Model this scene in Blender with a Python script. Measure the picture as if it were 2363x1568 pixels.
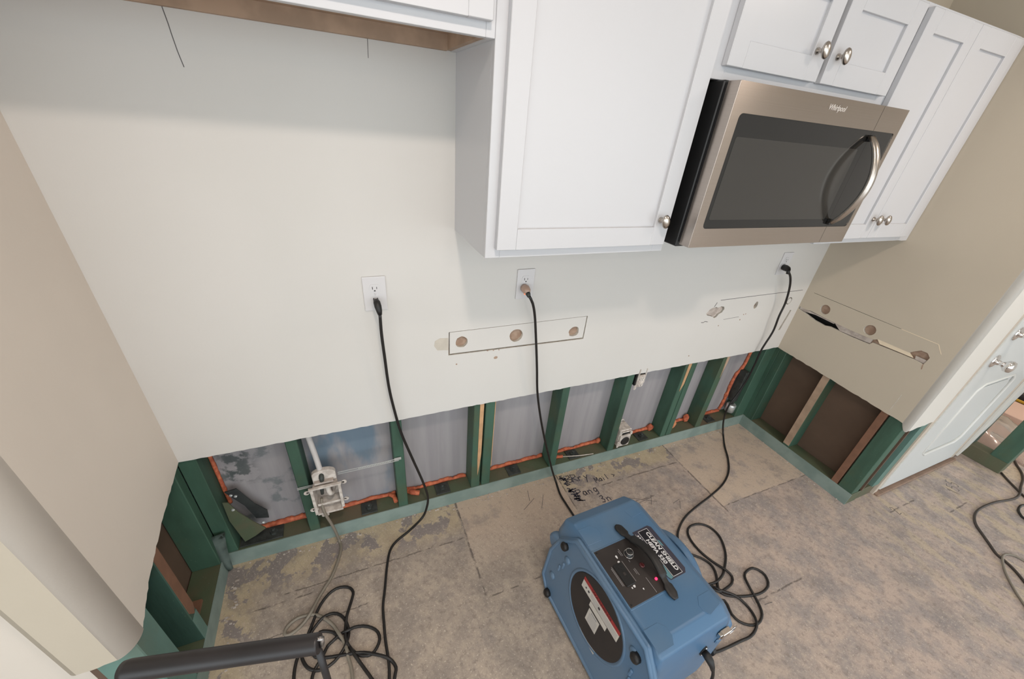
import bpy, bmesh, math, random
from mathutils import Vector, Matrix, noise as mnoise
from mathutils.geometry import delaunay_2d_cdt

random.seed(7)
for _o in list(bpy.data.objects):
    bpy.data.objects.remove(_o)
COL = bpy.context.scene.collection
SC = bpy.context.scene

# ------------------------------------------------------------------ camera
cam_d = bpy.data.cameras.new('camera'); cam = bpy.data.objects.new('camera', cam_d)
COL.objects.link(cam); SC.camera = cam
CAM = (0.58403, -1.22975, 1.65738); YAW, PITCH, ROLL = 0.4455, 0.5426, 0.0980
_f = Vector((math.sin(YAW)*math.cos(PITCH), math.cos(YAW)*math.cos(PITCH), -math.sin(PITCH)))
_r = Vector((math.cos(YAW), -math.sin(YAW), 0)); _u = _r.cross(_f)
_r2 = _r*math.cos(ROLL) + _u*math.sin(ROLL); _u2 = -_r*math.sin(ROLL) + _u*math.cos(ROLL)
cam.matrix_world = Matrix(((_r2.x,_u2.x,-_f.x,CAM[0]),(_r2.y,_u2.y,-_f.y,CAM[1]),(_r2.z,_u2.z,-_f.z,CAM[2]),(0,0,0,1)))
cam_d.sensor_width = 36; cam_d.sensor_fit = 'HORIZONTAL'
cam_d.lens = 898.73/2363*36
cam_d.shift_x = -(1183.2-1181.5)/2363; cam_d.shift_y = (820.38-784)/2363
cam_d.clip_start = 0.02; cam_d.clip_end = 60

# ------------------------------------------------------------------ light
SC.view_settings.view_transform = 'Standard'; SC.view_settings.look = 'None'
SC.view_settings.exposure = 0.28; SC.view_settings.gamma = 1.0
SC.view_settings.use_curve_mapping = False
world = bpy.data.worlds.new('world'); SC.world = world; world.use_nodes = True
world.node_tree.nodes['Background'].inputs[0].default_value = (0.88, 0.96, 1.0, 1)
world.node_tree.nodes['Background'].inputs[1].default_value = 2.15

def downlight(x, y, power, col=(1.0, 0.86, 0.75), r=0.075, z=2.415):
    d = bpy.data.lights.new('downlight', 'AREA'); d.shape = 'DISK'; d.size = r*2
    d.energy = power; d.color = col
    o = bpy.data.objects.new('downlight', d); COL.objects.link(o)
    o.location = (x, y, z)
    return o
downlight(0.75, -1.20, 10.0)
downlight(2.70, -1.25, 8.5)
downlight(4.60, -1.9, 6)  # unseen lamp, added to light the door side
downlight(1.2, -2.9, 8)  # unseen lamp, added for general light from behind the camera
downlight(5.6, -0.7, 12)  # unseen lamp, added to light the next room

# ------------------------------------------------------------------ helpers
def lin(c):
    return tuple(((v/255)/12.92 if v/255 <= 0.04045 else ((v/255+0.055)/1.055)**2.4) for v in c)

class NT:
    """small helper to write node trees as expressions"""
    def __init__(s, name):
        s.m = bpy.data.materials.new(name); s.m.use_nodes = True
        s.t = s.m.node_tree; s.b = s.t.nodes['Principled BSDF']
        s.pos = s.t.nodes.new('ShaderNodeNewGeometry').outputs['Position']
        s.obj = s.t.nodes.new('ShaderNodeTexCoord').outputs['Object']
    def put(s, sock, v):
        if hasattr(v, 'is_output') or isinstance(v, bpy.types.NodeSocket): s.t.links.new(v, sock)
        else:
            if isinstance(v, tuple) and len(v) == 3 and sock.type == 'RGBA': v = v + (1,)
            sock.default_value = v
    def math(s, op, a, b=0.0, c=None, clamp=False):
        n = s.t.nodes.new('ShaderNodeMath'); n.operation = op; n.use_clamp = clamp
        s.put(n.inputs[0], a); s.put(n.inputs[1], b)
        if c is not None: s.put(n.inputs[2], c)
        return n.outputs[0]
    def mul(s, a, b): return s.math('MULTIPLY', a, b)
    def vmath(s, op, a, b):
        n = s.t.nodes.new('ShaderNodeVectorMath'); n.operation = op
        s.put(n.inputs[0], a); s.put(n.inputs[1], b); return n.outputs[0]
    def scale(s, v, k):
        return s.vmath('MULTIPLY', v, k if isinstance(k, tuple) else (k, k, k))
    def noise(s, scale, vec=None, detail=3.0, rough=0.55, dist=0.0):
        n = s.t.nodes.new('ShaderNodeTexNoise'); n.inputs['Scale'].default_value = scale
        n.inputs['Detail'].default_value = detail; n.inputs['Roughness'].default_value = rough
        n.inputs['Distortion'].default_value = dist
        s.put(n.inputs['Vector'], vec if vec is not None else s.pos); return n.outputs['Fac']
    def noisec(s, scale, vec=None, detail=2.0):
        n = s.t.nodes.new('ShaderNodeTexNoise'); n.inputs['Scale'].default_value = scale
        n.inputs['Detail'].default_value = detail
        s.put(n.inputs['Vector'], vec if vec is not None else s.pos); return n.outputs['Color']
    def voro(s, scale, vec=None, feat='F1'):
        n = s.t.nodes.new('ShaderNodeTexVoronoi'); n.feature = feat; n.inputs['Scale'].default_value = scale
        s.put(n.inputs['Vector'], vec if vec is not None else s.pos); return n.outputs['Distance']
    def ramp(s, v, lo, hi):
        n = s.t.nodes.new('ShaderNodeMapRange'); n.interpolation_type = 'SMOOTHSTEP'
        s.put(n.inputs[0], v); n.inputs[1].default_value = lo; n.inputs[2].default_value = hi
        return n.outputs[0]
    def mix(s, f, a, b):
        n = s.t.nodes.new('ShaderNodeMix'); n.data_type = 'RGBA'
        s.put(n.inputs[0], f); s.put(n.inputs[6], a); s.put(n.inputs[7], b); return n.outputs[2]
    def sep(s, v):
        n = s.t.nodes.new('ShaderNodeSeparateXYZ'); s.put(n.inputs[0], v); return n.outputs
    def comb(s, x, y, z):
        n = s.t.nodes.new('ShaderNodeCombineXYZ')
        for i, v in enumerate((x, y, z)): s.put(n.inputs[i], v)
        return n.outputs[0]
    def bump(s, h, strength=0.2, dist=0.002):
        n = s.t.nodes.new('ShaderNodeBump'); n.inputs['Strength'].default_value = strength
        n.inputs['Distance'].default_value = dist; s.put(n.inputs['Height'], h)
        s.t.links.new(n.outputs[0], s.b.inputs['Normal'])
    def done(s, col, rough=0.5, metal=0.0, spec=0.5):
        s.put(s.b.inputs['Base Color'], col); s.put(s.b.inputs['Roughness'], rough)
        s.b.inputs['Metallic'].default_value = metal; s.b.inputs['Specular IOR Level'].default_value = spec
        return s.m
    def box(s, xs, x0, x1, ys, y0, y1, e=0.004):
        a = s.mul(s.ramp(xs, x0-e, x0+e), s.math('SUBTRACT', 1.0, s.ramp(xs, x1-e, x1+e)))
        b = s.mul(s.ramp(ys, y0-e, y0+e), s.math('SUBTRACT', 1.0, s.ramp(ys, y1-e, y1+e)))
        return s.mul(a, b)

def simple(name, c, rough=0.5, metal=0.0, spec=0.5, nscale=0, namt=0.15, bscale=0, bstr=0.1, c2=None, dist=0.001):
    n = NT(name); a = lin(c); col = a
    if nscale:
        b = lin(c2) if c2 else tuple(v*(1-namt) for v in a)
        col = n.mix(n.ramp(n.noise(nscale), 0.35, 0.65), a, b)
    if bscale: n.bump(n.noise(bscale, detail=4), bstr, dist)
    return n.done(col, rough, metal, spec)

M = {}
WALLC = (208, 205, 201)
M['wall'] = simple('wall_paint', WALLC, 0.75, nscale=1.3, namt=0.05, bscale=160, bstr=0.12)
M['wall_knock'] = simple('wall_paint_texture', (214, 204, 193), 0.75, nscale=1.7, namt=0.06, bscale=110, bstr=0.30)
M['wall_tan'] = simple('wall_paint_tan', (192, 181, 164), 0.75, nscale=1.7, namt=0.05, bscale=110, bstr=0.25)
def mat_back():
    n = NT('back_wall_paint'); q = n.sep(n.pos)
    c = n.mix(n.mul(n.ramp(n.noise(1.3), 0.35, 0.65), 0.5), lin(WALLC), lin((203, 200, 195)))
    c = n.mix(n.ramp(q[2], 2.06, 2.07), c, lin((186, 174, 156)))
    n.bump(n.noise(160, detail=4), 0.12, 0.001)
    return n.done(c, 0.75)
M['wall'] = mat_back()
M['gypsum'] = simple('gypsum_edge', (205, 200, 190), 0.9, nscale=60, namt=0.2)
M['trim_white'] = simple('white_trim', (216, 216, 212), 0.45)
M['cab'] = simple('white_cabinet_paint', (197, 197, 200), 0.32, spec=0.5)
M['bare_wood'] = simple('bare_wood', (176, 150, 128), 0.7, nscale=14, namt=0.2)
M['pine'] = simple('pine_strip', (200, 158, 118), 0.7, nscale=20, namt=0.18)
M['brown_batten'] = simple('brown_batten', (128, 92, 72), 0.75, nscale=20, namt=0.15)
M['brown_board'] = simple('brown_board', (100, 80, 66), 0.85, nscale=5, namt=0.14)
M['black_pl'] = simple('black_plastic', (26, 26, 27), 0.45)
M['black_rub'] = simple('black_rubber', (24, 22, 22), 0.5)
M['cord'] = simple('cord_black', (28, 25, 24), 0.42)
M['cord_brown'] = simple('cord_brown', (60, 52, 47), 0.5)
M['cord_gray'] = simple('cord_gray', (128, 120, 108), 0.5)
M['white_pl'] = simple('white_plastic', (208, 206, 207), 0.35)
M['dirty_white'] = simple('splashed_white_plastic', (214, 206, 198), 0.6, nscale=40, c2=(182, 172, 164))
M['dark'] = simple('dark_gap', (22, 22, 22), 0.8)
M['slot'] = simple('socket_slot', (20, 20, 20), 0.6)
M['chrome'] = simple('chrome', (225, 222, 220), 0.12, 1.0)
M['nickel'] = simple('brushed_nickel', (190, 182, 174), 0.26, 1.0)
M['zinc'] = simple('zinc_plate', (70, 74, 71), 0.55, 0.3, nscale=30, c2=(54, 58, 56))
M['galv'] = simple('galvanised_bar', (214, 218, 218), 0.3, 0.6)
M['foam'] = simple('orange_foam', (206, 116, 80), 0.7, nscale=45, c2=(170, 84, 58), bscale=90, bstr=0.5, dist=0.003)
M['foam_pale'] = simple('pale_orange_foam', (222, 156, 112), 0.75, nscale=45, c2=(200, 126, 86))
M['paper_brown'] = simple('torn_brown_paper', (150, 124, 106), 0.9, nscale=40, c2=(168, 144, 126))
M['paper_gray'] = simple('exposed_gypsum', (196, 186, 178), 0.9, nscale=35, c2=(168, 156, 148))
M['paper_pale'] = simple('pale_exposed_strip', (232, 216, 190), 0.8)
M['pencil'] = simple('pencil_mark', (96, 92, 92), 0.8)
M['mark'] = simple('marker_ink', (62, 60, 72), 0.7)
M['teal_film'] = simple('teal_film', (136, 152, 146), 0.55, nscale=9, c2=(120, 138, 132))
M['ceil'] = simple('ceiling_paint', (225, 222, 216), 0.85)

def mat_stud(name, a, b, c, sc=7.0):
    n = NT(name)
    v = n.scale(n.pos, (1, 1, 0.25))
    f1 = n.ramp(n.noise(sc, v, 4), 0.35, 0.68)
    col = n.mix(f1, lin(a), lin(b))
    f2 = n.ramp(n.noise(3.3, detail=4), 0.50, 0.66)
    col = n.mix(n.mul(f2, 0.75), col, lin(c))
    sp = n.ramp(n.noise(150, detail=2), 0.72, 0.78)
    col = n.mix(n.mul(sp, 0.5), col, lin((140, 165, 150)))
    n.bump(n.noise(90, n.scale(n.pos, (1, 1, 0.15))), 0.25, 0.002)
    return n.done(col, 0.62)
M['stud'] = mat_stud('green_treated_stud', (64, 96, 80), (50, 76, 62), (74, 86, 64))
M['stud_dark'] = mat_stud('dark_green_stud', (54, 84, 74), (44, 68, 59), (64, 76, 56))
M['stud_teal'] = mat_stud('teal_stud', (102, 136, 127), (88, 118, 110), (98, 112, 100))
M['plate'] = mat_stud('olive_bottom_plate', (80, 92, 70), (92, 90, 70), (106, 92, 74))

def mat_sheath():
    n = NT('grey_sheathing'); p = n.sep(n.pos)
    st = n.noise(26, n.scale(n.pos, (1, 1, 0.06)), 4)
    col = n.mix(n.ramp(st, 0.3, 0.7), lin((158, 154, 156)), lin((146, 142, 145)))
    # a blue stain in the second bay, grey-green damp patches in the first
    blue = n.mul(n.box(p[0], 0.33, 0.66, p[2], -1, 3, 0.05), n.ramp(n.noise(9, n.scale(n.pos, (1, 1, 0.35)), 4), 0.40, 0.62))
    col = n.mix(n.mul(blue, 0.75), col, lin((92, 120, 140)))
    b1 = n.mul(n.box(p[0], 0.0, 0.33, p[2], -1, 3, 0.06), n.ramp(n.noise(11, detail=5), 0.52, 0.62))
    col = n.mix(n.mul(b1, 0.6), col, lin((86, 98, 100)))
    b2 = n.mul(n.box(p[0], 0.06, 0.16, p[2], 0.36, 0.62, 0.03), n.ramp(n.noise(22, detail=5), 0.46, 0.56))
    col = n.mix(n.mul(b2, 0.8), col, lin((60, 70, 70)))
    col = n.mix(n.mul(n.ramp(n.noise(120), 0.74, 0.8), 0.6), col, lin((206, 204, 200)))
    return n.done(col, 0.7)
M['sheath'] = mat_sheath()

def mat_floor():
    n = NT('worn_slab'); p = n.sep(n.pos)
    w = n.noisec(26, detail=4)
    wob = n.vmath('SUBTRACT', w, (0.5, 0.5, 0.5))
    pw = n.vmath('ADD', n.pos, n.scale(wob, 0.05)); q = n.sep(pw)
    pq = n.vmath('ADD', n.pos, n.scale(wob, 0.014)); e = n.sep(pq)
    big = n.noise(2.3, detail=4); mid = n.noise(9, detail=5, rough=0.65); fine = n.noise(70, detail=3, rough=0.7)
    grain = n.noise(240, detail=2)
    # trowelled skim: brownish grey, drifting to pinkish grey at right
    left = n.mix(n.ramp(mid, 0.34, 0.66), lin((180, 166, 152)), lin((154, 143, 134)))
    right = n.mix(n.ramp(mid, 0.36, 0.64), lin((186, 168, 157)), lin((156, 147, 144)))
    col = n.mix(n.ramp(p[0], 1.0, 2.6), left, right)
    # streaky patches further right
    st = n.noise(7, n.scale(n.pos, (2.2, 0.7, 1)), 5)
    col = n.mix(n.mul(n.ramp(st, 0.50, 0.60), n.ramp(p[0], 2.6, 3.3)), col, lin((186, 170, 150)))
    # darker grey wear
    dk = n.ramp(n.noise(4.2, detail=6, rough=0.62), 0.55, 0.70)
    col = n.mix(n.mul(dk, 0.4), col, lin((130, 122, 118)))
    med = n.noise(42, detail=4, rough=0.7)
    col = n.mix(n.mul(n.ramp(med, 0.50, 0.66), 0.5), col, lin((128, 117, 109)))
    col = n.mix(n.mul(n.ramp(med, 0.46, 0.32), 0.35), col, lin((196, 180, 162)))
    # cream skim left along the walls, flaking
    flake = n.ramp(n.noise(8, detail=6, rough=0.62), 0.52, 0.545)
    band = n.mul(n.ramp(q[1], -0.19, -0.09), n.math('SUBTRACT', 1.0, n.ramp(e[0], 0.925, 0.94)))
    band2 = n.mul(n.math('SUBTRACT', 1.0, n.ramp(q[0], 0.06, 0.14)), n.ramp(p[1], -0.75, -0.5))
    band3 = n.mul(n.ramp(q[1], -0.13, -0.07), n.box(e[0], 1.50, 2.262, p[1], -1, 1, 0.004))
    bands = n.math('MAXIMUM', n.math('MAXIMUM', band, band2), band3)
    keep = n.math('SUBTRACT', 1.0, n.mul(flake, 0.9))
    cream = n.mix(n.ramp(n.noise(14), 0.3, 0.7), lin((192, 176, 150)), lin((176, 160, 138)))
    col = n.mix(n.mul(bands, keep), col, cream)
    col = n.mix(n.mul(bands, flake), col, lin((142, 133, 130)))
    # pale rectangles where cabinets stood
    padA = n.box(e[0], 0.942, 1.505, e[1], -0.47, 0.1, 0.004)
    padB = n.box(e[0], 2.268, 3.0, e[1], -0.465, 0.1, 0.004)
    scr = n.noise(55, n.comb(n.math('ADD', n.mul(p[0], 0.9), n.mul(p[1], 0.5)), n.mul(n.math('SUBTRACT', p[1], n.mul(p[0], 0.6)), 0.35), 0.0), 4, 0.65)
    fA = n.mul(padA, n.ramp(n.math('ADD', n.mul(p[1], 1.0), n.mul(mid, 0.5)), -0.18, 0.22))
    col = n.mix(n.mul(fA, 0.8), col, lin((198, 178, 160)))
    fB = n.mul(padB, n.ramp(mid, 0.70, 0.45))
    col = n.mix(n.mul(padB, n.math('SUBTRACT', 1.0, n.mul(n.ramp(mid, 0.46, 0.68), 0.8))), col, lin((196, 178, 161)))
    col = n.mix(n.mul(n.ramp(scr, 0.56, 0.70), 0.40), col, lin((204, 188, 172)))
    col = n.mix(n.mul(n.ramp(scr, 0.44, 0.30), 0.30), col, lin((124, 114, 108)))
    cl = n.ramp(n.noise(3.1, detail=6, rough=0.7), 0.56, 0.66)
    col = n.mix(n.mul(cl, 0.45), col, lin((126, 120, 120)))
    # saw-cut edges of those rectangles and scored tile lines
    def vline(x, y0, y1, wd=0.003):
        a = n.math('SUBTRACT', 1.0, n.ramp(n.math('ABSOLUTE', n.math('SUBTRACT', e[0], x)), wd*0.4, wd*1.6))
        return n.mul(a, n.box(p[1], y0, y1, p[0], -9, 9, 0.01))
    def hline(y, x0, x1, wd=0.003):
        a = n.math('SUBTRACT', 1.0, n.ramp(n.math('ABSOLUTE', n.math('SUBTRACT', e[1], y)), wd*0.4, wd*1.6))
        return n.mul(a, n.box(p[0], x0, x1, p[1], -9, 9, 0.01))
    L = None
    for f in (vline(0.938, -0.47, 0.02, 0.004), vline(1.508, -0.22, 0.02), vline(2.266, -0.50, 0.02, 0.004), hline(-0.468, 0.94, 1.25, 0.003),
              hline(-0.466, 2.30, 2.95, 0.0025), hline(-0.185, 0.2, 0.93, 0.0025), hline(-0.215, 0.1, 0.30), hline(-0.135, 1.72, 2.25), hline(-0.33, 0.1, 0.5, 0.002),
              hline(-0.285, 1.72, 1.95), hline(-0.81, 3.15, 3.45), hline(-0.93, 3.5, 3.7), vline(3.72, -0.95, -0.82), hline(-0.88, 2.0, 2.3)):
        L = f if L is None else n.math('MAXIMUM', L, f)
    brk = n.ramp(n.noise(20, detail=3), 0.36, 0.52)
    col = n.mix(n.mul(n.mul(L, brk), 0.75), col, lin((88, 80, 76)))
    # grit and pale specks
    col = n.mix(n.mul(n.ramp(fine, 0.58, 0.72), 0.35), col, lin((106, 100, 98)))
    sp = n.mul(n.ramp(n.noise(130, detail=3, rough=0.7), 0.60, 0.66), n.ramp(big, 0.25, 0.5))
    col = n.mix(n.mul(sp, 0.75), col, lin((214, 202, 188)))
    col = n.mix(n.mul(n.ramp(grain, 0.4, 0.7), 0.14), col, lin((110, 100, 94)))
    n.bump(n.math('ADD', n.mul(fine, 0.5), n.mul(mid, 0.8)), 0.22, 0.004)
    return n.done(col, n.math('MULTIPLY_ADD', mid, 0.3, 0.5), spec=0.3)
M['floor'] = mat_floor()

def mat_steel():
    n = NT('brushed_stainless')
    v = n.scale(n.obj, (3, 3, 420))
    g = n.noise(1.0, v, 2)
    n.b.inputs['Anisotropic'].default_value = 0.9
    n.put(n.b.inputs['Tangent'], n.comb(0.0, 0.0, 1.0))
    return n.done(n.mix(g, lin((188, 177, 167)), lin((176, 165, 156))), 0.23, 1.0)
M['steel'] = mat_steel()
M['glass_black'] = simple('dark_oven_glass', (34, 33, 32), 0.06, spec=0.5)
M['screen'] = simple('dotted_window_mesh', (56, 54, 51), 0.10, spec=0.5)
M['blue'] = simple('blue_rotomoulded_plastic', (72, 108, 142), 0.42, nscale=2.4, namt=0.10, bscale=260, bstr=0.06, c2=(92, 116, 140))
M['panel_black'] = simple('black_control_panel', (38, 33, 32), 0.5, nscale=6, c2=(50, 44, 42))
M['disc'] = simple('filter_disc', (44, 38, 36), 0.6, nscale=5, c2=(36, 32, 32))
M['print_white'] = simple('white_print', (222, 222, 224), 0.5)
M['print_gray'] = simple('grey_print', (150, 148, 150), 0.5)
M['label_dark'] = simple('dark_label_vinyl', (62, 60, 72), 0.3)
M['label_black'] = simple('black_label_band', (34, 33, 40), 0.3)
M['label_teal'] = simple('teal_label_stripe', (96, 140, 150), 0.35)
M['sticker'] = simple('pale_sticker', (196, 190, 182), 0.5, nscale=60, namt=0.06)
M['sticker_red'] = simple('red_warning_band', (150, 46, 46), 0.45)
M['sticker_dark'] = simple('dark_red_print', (92, 26, 28), 0.5)
def emis(name, c, s):
    n = NT(name); n.b.inputs['Emission Color'].default_value = lin(c)+(1,); n.b.inputs['Emission Strength'].default_value = s
    return n.done(lin(c), 0.3)
M['led'] = emis('red_lamp', (255, 40, 80), 2.5)
M['neon'] = emis('plug_glow', (255, 120, 70), 0.7)
M['red_dark'] = simple('dark_red_lens', (74, 28, 30), 0.25)
def mat_clear(name, tint, rough):
    n = NT(name); n.b.inputs['Transmission Weight'].default_value = 0.85; n.b.inputs['IOR'].default_value = 1.3
    return n.done(lin(tint), rough)
M['clear_plug'] = simple('smoky_plug_plastic', (176, 148, 132), 0.2)
M['poly'] = mat_clear('clear_polythene', (236, 222, 214), 0.12)
M['board_pink'] = simple('pinkish_board', (214, 180, 162), 0.7)
M['yellow'] = simple('yellow_tool_plastic', (206, 158, 50), 0.5)
M['tube'] = simple('black_painted_tube', (40, 37, 39), 0.42, nscale=9, c2=(33, 31, 33))
M['weld'] = simple('bare_weld', (176, 172, 170), 0.35, 0.9, nscale=120, c2=(110, 106, 104))

class MB:
    def __init__(s): s.bm = bmesh.new()
    def box(s, x0, x1, y0, y1, z0, z1, bev=0.0, mtx=None, mi=0, seg=1):
        r = bmesh.ops.create_cube(s.bm, size=1.0)
        for v in r['verts']:
            v.co = Vector(((x0+x1)/2+v.co.x*(x1-x0), (y0+y1)/2+v.co.y*(y1-y0), (z0+z1)/2+v.co.z*(z1-z0)))
        fs = {f for v in r['verts'] for f in v.link_faces}
        for f in fs: f.material_index = mi
        vs = r['verts']
        if bev > 0:
            es = {e for f in fs for e in f.edges}
            rr = bmesh.ops.bevel(s.bm, geom=list(es), offset=bev, segments=seg, affect='EDGES', profile=0.7)
            vs = list({v for f in rr['faces'] for v in f.verts} | {v for v in vs if v.is_valid})
            for f in rr['faces']: f.material_index = mi
        if mtx is not None:
            bmesh.ops.transform(s.bm, matrix=mtx, verts=list(vs))
        return vs
    def poly_prism(s, pts, axis, a, b, mi=0, bev=0.0, seg=2):
        """pts: 2-D outline; extruded along axis from a to b"""
        def mk(p, t):
            if axis == 'x': return (t, p[0], p[1])
            if axis == 'y': return (p[0], t, p[1])
            return (p[0], p[1], t)
        va = [s.bm.verts.new(mk(p, a)) for p in pts]; vb = [s.bm.verts.new(mk(p, b)) for p in pts]
        n = len(pts); fs = [s.bm.faces.new(va), s.bm.faces.new(vb[::-1])]
        for i in range(n): fs.append(s.bm.faces.new((va[i], vb[i], vb[(i+1) % n], va[(i+1) % n])))
        for f in fs: f.material_index = mi
        bmesh.ops.recalc_face_normals(s.bm, faces=fs)
        if bev > 0:
            es = list({e for f in fs[:2] for e in f.edges})
            bmesh.ops.bevel(s.bm, geom=es, offset=bev, segments=seg, affect='EDGES', profile=0.6)
        return va+vb
    def tube(s, pts, r, n=8, closed=False, cap=True, mi=0):
        pts = [Vector(p) for p in pts]; rings = []; m = len(pts)
        rr = r if isinstance(r, (list, tuple)) else [r]*m
        up = Vector((0, 0, 1)); prev = None
        for i, p in enumerate(pts):
            if closed: d = pts[(i+1) % m]-pts[i-1]
            else: d = pts[min(i+1, m-1)]-pts[max(i-1, 0)]
            if d.length < 1e-9: d = Vector((0, 0, 1))
            d.normalize()
            if prev is None:
                a = d.cross(up)
                if a.length < 1e-3: a = d.cross(Vector((1, 0, 0)))
            else:
                a = prev - d*prev.dot(d)
                if a.length < 1e-4: a = d.cross(up)
            a.normalize(); prev = a; b = d.cross(a)
            rings.append([s.bm.verts.new(p+(a*math.cos(2*math.pi*k/n)+b*math.sin(2*math.pi*k/n))*rr[i]) for k in range(n)])
        for i in range(m if closed else m-1):
            A, B = rings[i], rings[(i+1) % m]
            for k in range(n):
                f = s.bm.faces.new((A[k], A[(k+1) % n], B[(k+1) % n], B[k])); f.smooth = True; f.material_index = mi
        if cap and not closed:
            for R_, rev in ((rings[0], True), (rings[-1], False)):
                f = s.bm.faces.new(R_[::-1] if rev else R_); f.material_index = mi
        return [v for R_ in rings for v in R_]
    def lathe(s, prof, n=20, mtx=None, mi=0, smooth=True):
        """prof: (radius, height) around z"""
        rings = []
        for (r, z) in prof:
            rings.append([s.bm.verts.new((r*math.cos(2*math.pi*k/n), r*math.sin(2*math.pi*k/n), z)) for k in range(n)])
        for i in range(len(rings)-1):
            for k in range(n):
                f = s.bm.faces.new((rings[i][k], rings[i][(k+1) % n], rings[i+1][(k+1) % n], rings[i+1][k])); f.smooth = smooth; f.material_index = mi
        f = s.bm.faces.new(rings[0][::-1]); f.material_index = mi
        f = s.bm.faces.new(rings[-1]); f.material_index = mi
        vs = [v for R_ in rings for v in R_]
        if mtx is not None: bmesh.ops.transform(s.bm, matrix=mtx, verts=vs)
        return vs
    def mesh(s, name):
        bmesh.ops.recalc_face_normals(s.bm, faces=s.bm.faces[:])
        me = bpy.data.meshes.new(name); s.bm.to_mesh(me); s.bm.free(); return me
    def build(s, name, mats, parent=None):
        me = s.mesh(name)
        for m in (mats if isinstance(mats, (list, tuple)) else [mats]): me.materials.append(m)
        return link(name, me, parent)

def link(name, me, parent=None):
    o = bpy.data.objects.new(name, me); COL.objects.link(o)
    if parent is not None:
        o.parent = parent
        o.matrix_parent_inverse = PINV.get(parent.name, Matrix.Identity(4))
    return o
PINV = {}
def thing(name, label, cat, loc=(0, 0, 0), group=None, rotz=0.0):
    """an Empty at the base of a thing; its parts are written in world coordinates"""
    o = bpy.data.objects.new(name, None); COL.objects.link(o); o.empty_display_size = 0.05
    o.location = loc; o.rotation_euler = (0, 0, rotz)
    mw = Matrix.Translation(loc) @ Matrix.Rotation(rotz, 4, 'Z')
    PINV[o.name] = mw.inverted() if rotz == 0 else Matrix.Identity(4)
    return tag(o, label, cat, group)
def tag(o, label, cat, group=None):
    o['label'] = label; o['category'] = cat
    if group: o['group'] = group
    return o
def struct(o): o['kind'] = 'structure'; return o
def bx(name, x0, x1, y0, y1, z0, z1, mat, parent=None, bev=0.0):
    b = MB(); b.box(x0, x1, y0, y1, z0, z1, bev); return b.build(name, mat, parent)

def spline(pts, step=0.012, closed=False):
    P = [Vector(p) for p in pts]; out = []; n = len(P)
    for i in range(n if closed else n-1):
        p1 = P[i]; p2 = P[(i+1) % n]
        p0 = P[i-1] if (closed or i > 0) else p1*2-p2
        p3 = P[(i+2) % n] if (closed or i < n-2) else p2*2-p1
        k = max(2, int((p2-p1).length/step))
        for j in range(k):
            t = j/k; t2 = t*t; t3 = t2*t
            out.append(0.5*((2*p1)+(p2-p0)*t+(2*p0-5*p1+4*p2-p3)*t2+(3*p1-p0-3*p2+p3)*t3))
    if not closed: out.append(P[-1])
    return out

def inside(p, poly):
    c = False; n = len(poly)
    for i in range(n):
        a, b = poly[i], poly[(i+1) % n]
        if (a[1] > p[1]) != (b[1] > p[1]) and p[0] < (b[0]-a[0])*(p[1]-a[1])/(b[1]-a[1])+a[0]: c = not c
    return c
def sheet(name, outer, holes, axis, front, back, mats, parent=None):
    """flat board with real holes; outline in the two other axes; axis 'x' or 'y'"""
    vs, es = [], []
    for loop in [outer]+holes:
        s0 = len(vs); vs += [Vector(p) for p in loop]; k = len(loop)
        es += [(s0+i, s0+(i+1) % k) for i in range(k)]
    v2, e2, f2, _, _, _ = delaunay_2d_cdt(vs, es, [], 1, 1e-6)
    fs = []
    for f in f2:
        c = sum((v2[i] for i in f), Vector((0, 0)))/len(f)
        if inside(c, outer) and not any(inside(c, h) for h in holes): fs.append(f)
    bm = bmesh.new()
    mk = (lambda p, t: (t, p[0], p[1])) if axis == 'x' else (lambda p, t: (p[0], t, p[1]))
    A = [bm.verts.new(mk(p, front)) for p in v2]; B = [bm.verts.new(mk(p, back)) for p in v2]
    cnt = {}
    for f in fs:
        bm.faces.new([A[i] for i in f]); bm.faces.new([B[i] for i in reversed(f)])
        for i in range(len(f)):
            k = tuple(sorted((f[i], f[(i+1) % len(f)]))); cnt[k] = cnt.get(k, 0)+1
    for (i, j), c in cnt.items():
        if c == 1:
            g = bm.faces.new((A[i], A[j], B[j], B[i])); g.material_index = 1
    for v in [v for v in bm.verts if not v.link_faces]: bm.verts.remove(v)
    bmesh.ops.recalc_face_normals(bm, faces=bm.faces[:])
    me = bpy.data.meshes.new(name); bm.to_mesh(me); bm.free()
    for m in mats: me.materials.append(m)
    return link(name, me, parent)
def ring(cx, cz, r, n=18, jag=0.06, sx=1.0):
    return [(cx+sx*r*(1+random.uniform(-jag, jag))*math.cos(2*math.pi*k/n), cz+r*(1+random.uniform(-jag, jag))*math.sin(2*math.pi*k/n)) for k in range(n)]
def rag(p, q, step=0.02, amp=0.0015):
    """points from p up to (not including) q with a ragged offset"""
    L = math.hypot(q[0]-p[0], q[1]-p[1]); k = max(1, int(L/step)); out = []
    for i in range(k):
        t = i/k; d = 0 if i == 0 else random.uniform(-amp, amp)
        out.append((p[0]+(q[0]-p[0])*t, p[1]+(q[1]-p[1])*t+d))
    return out

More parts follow.
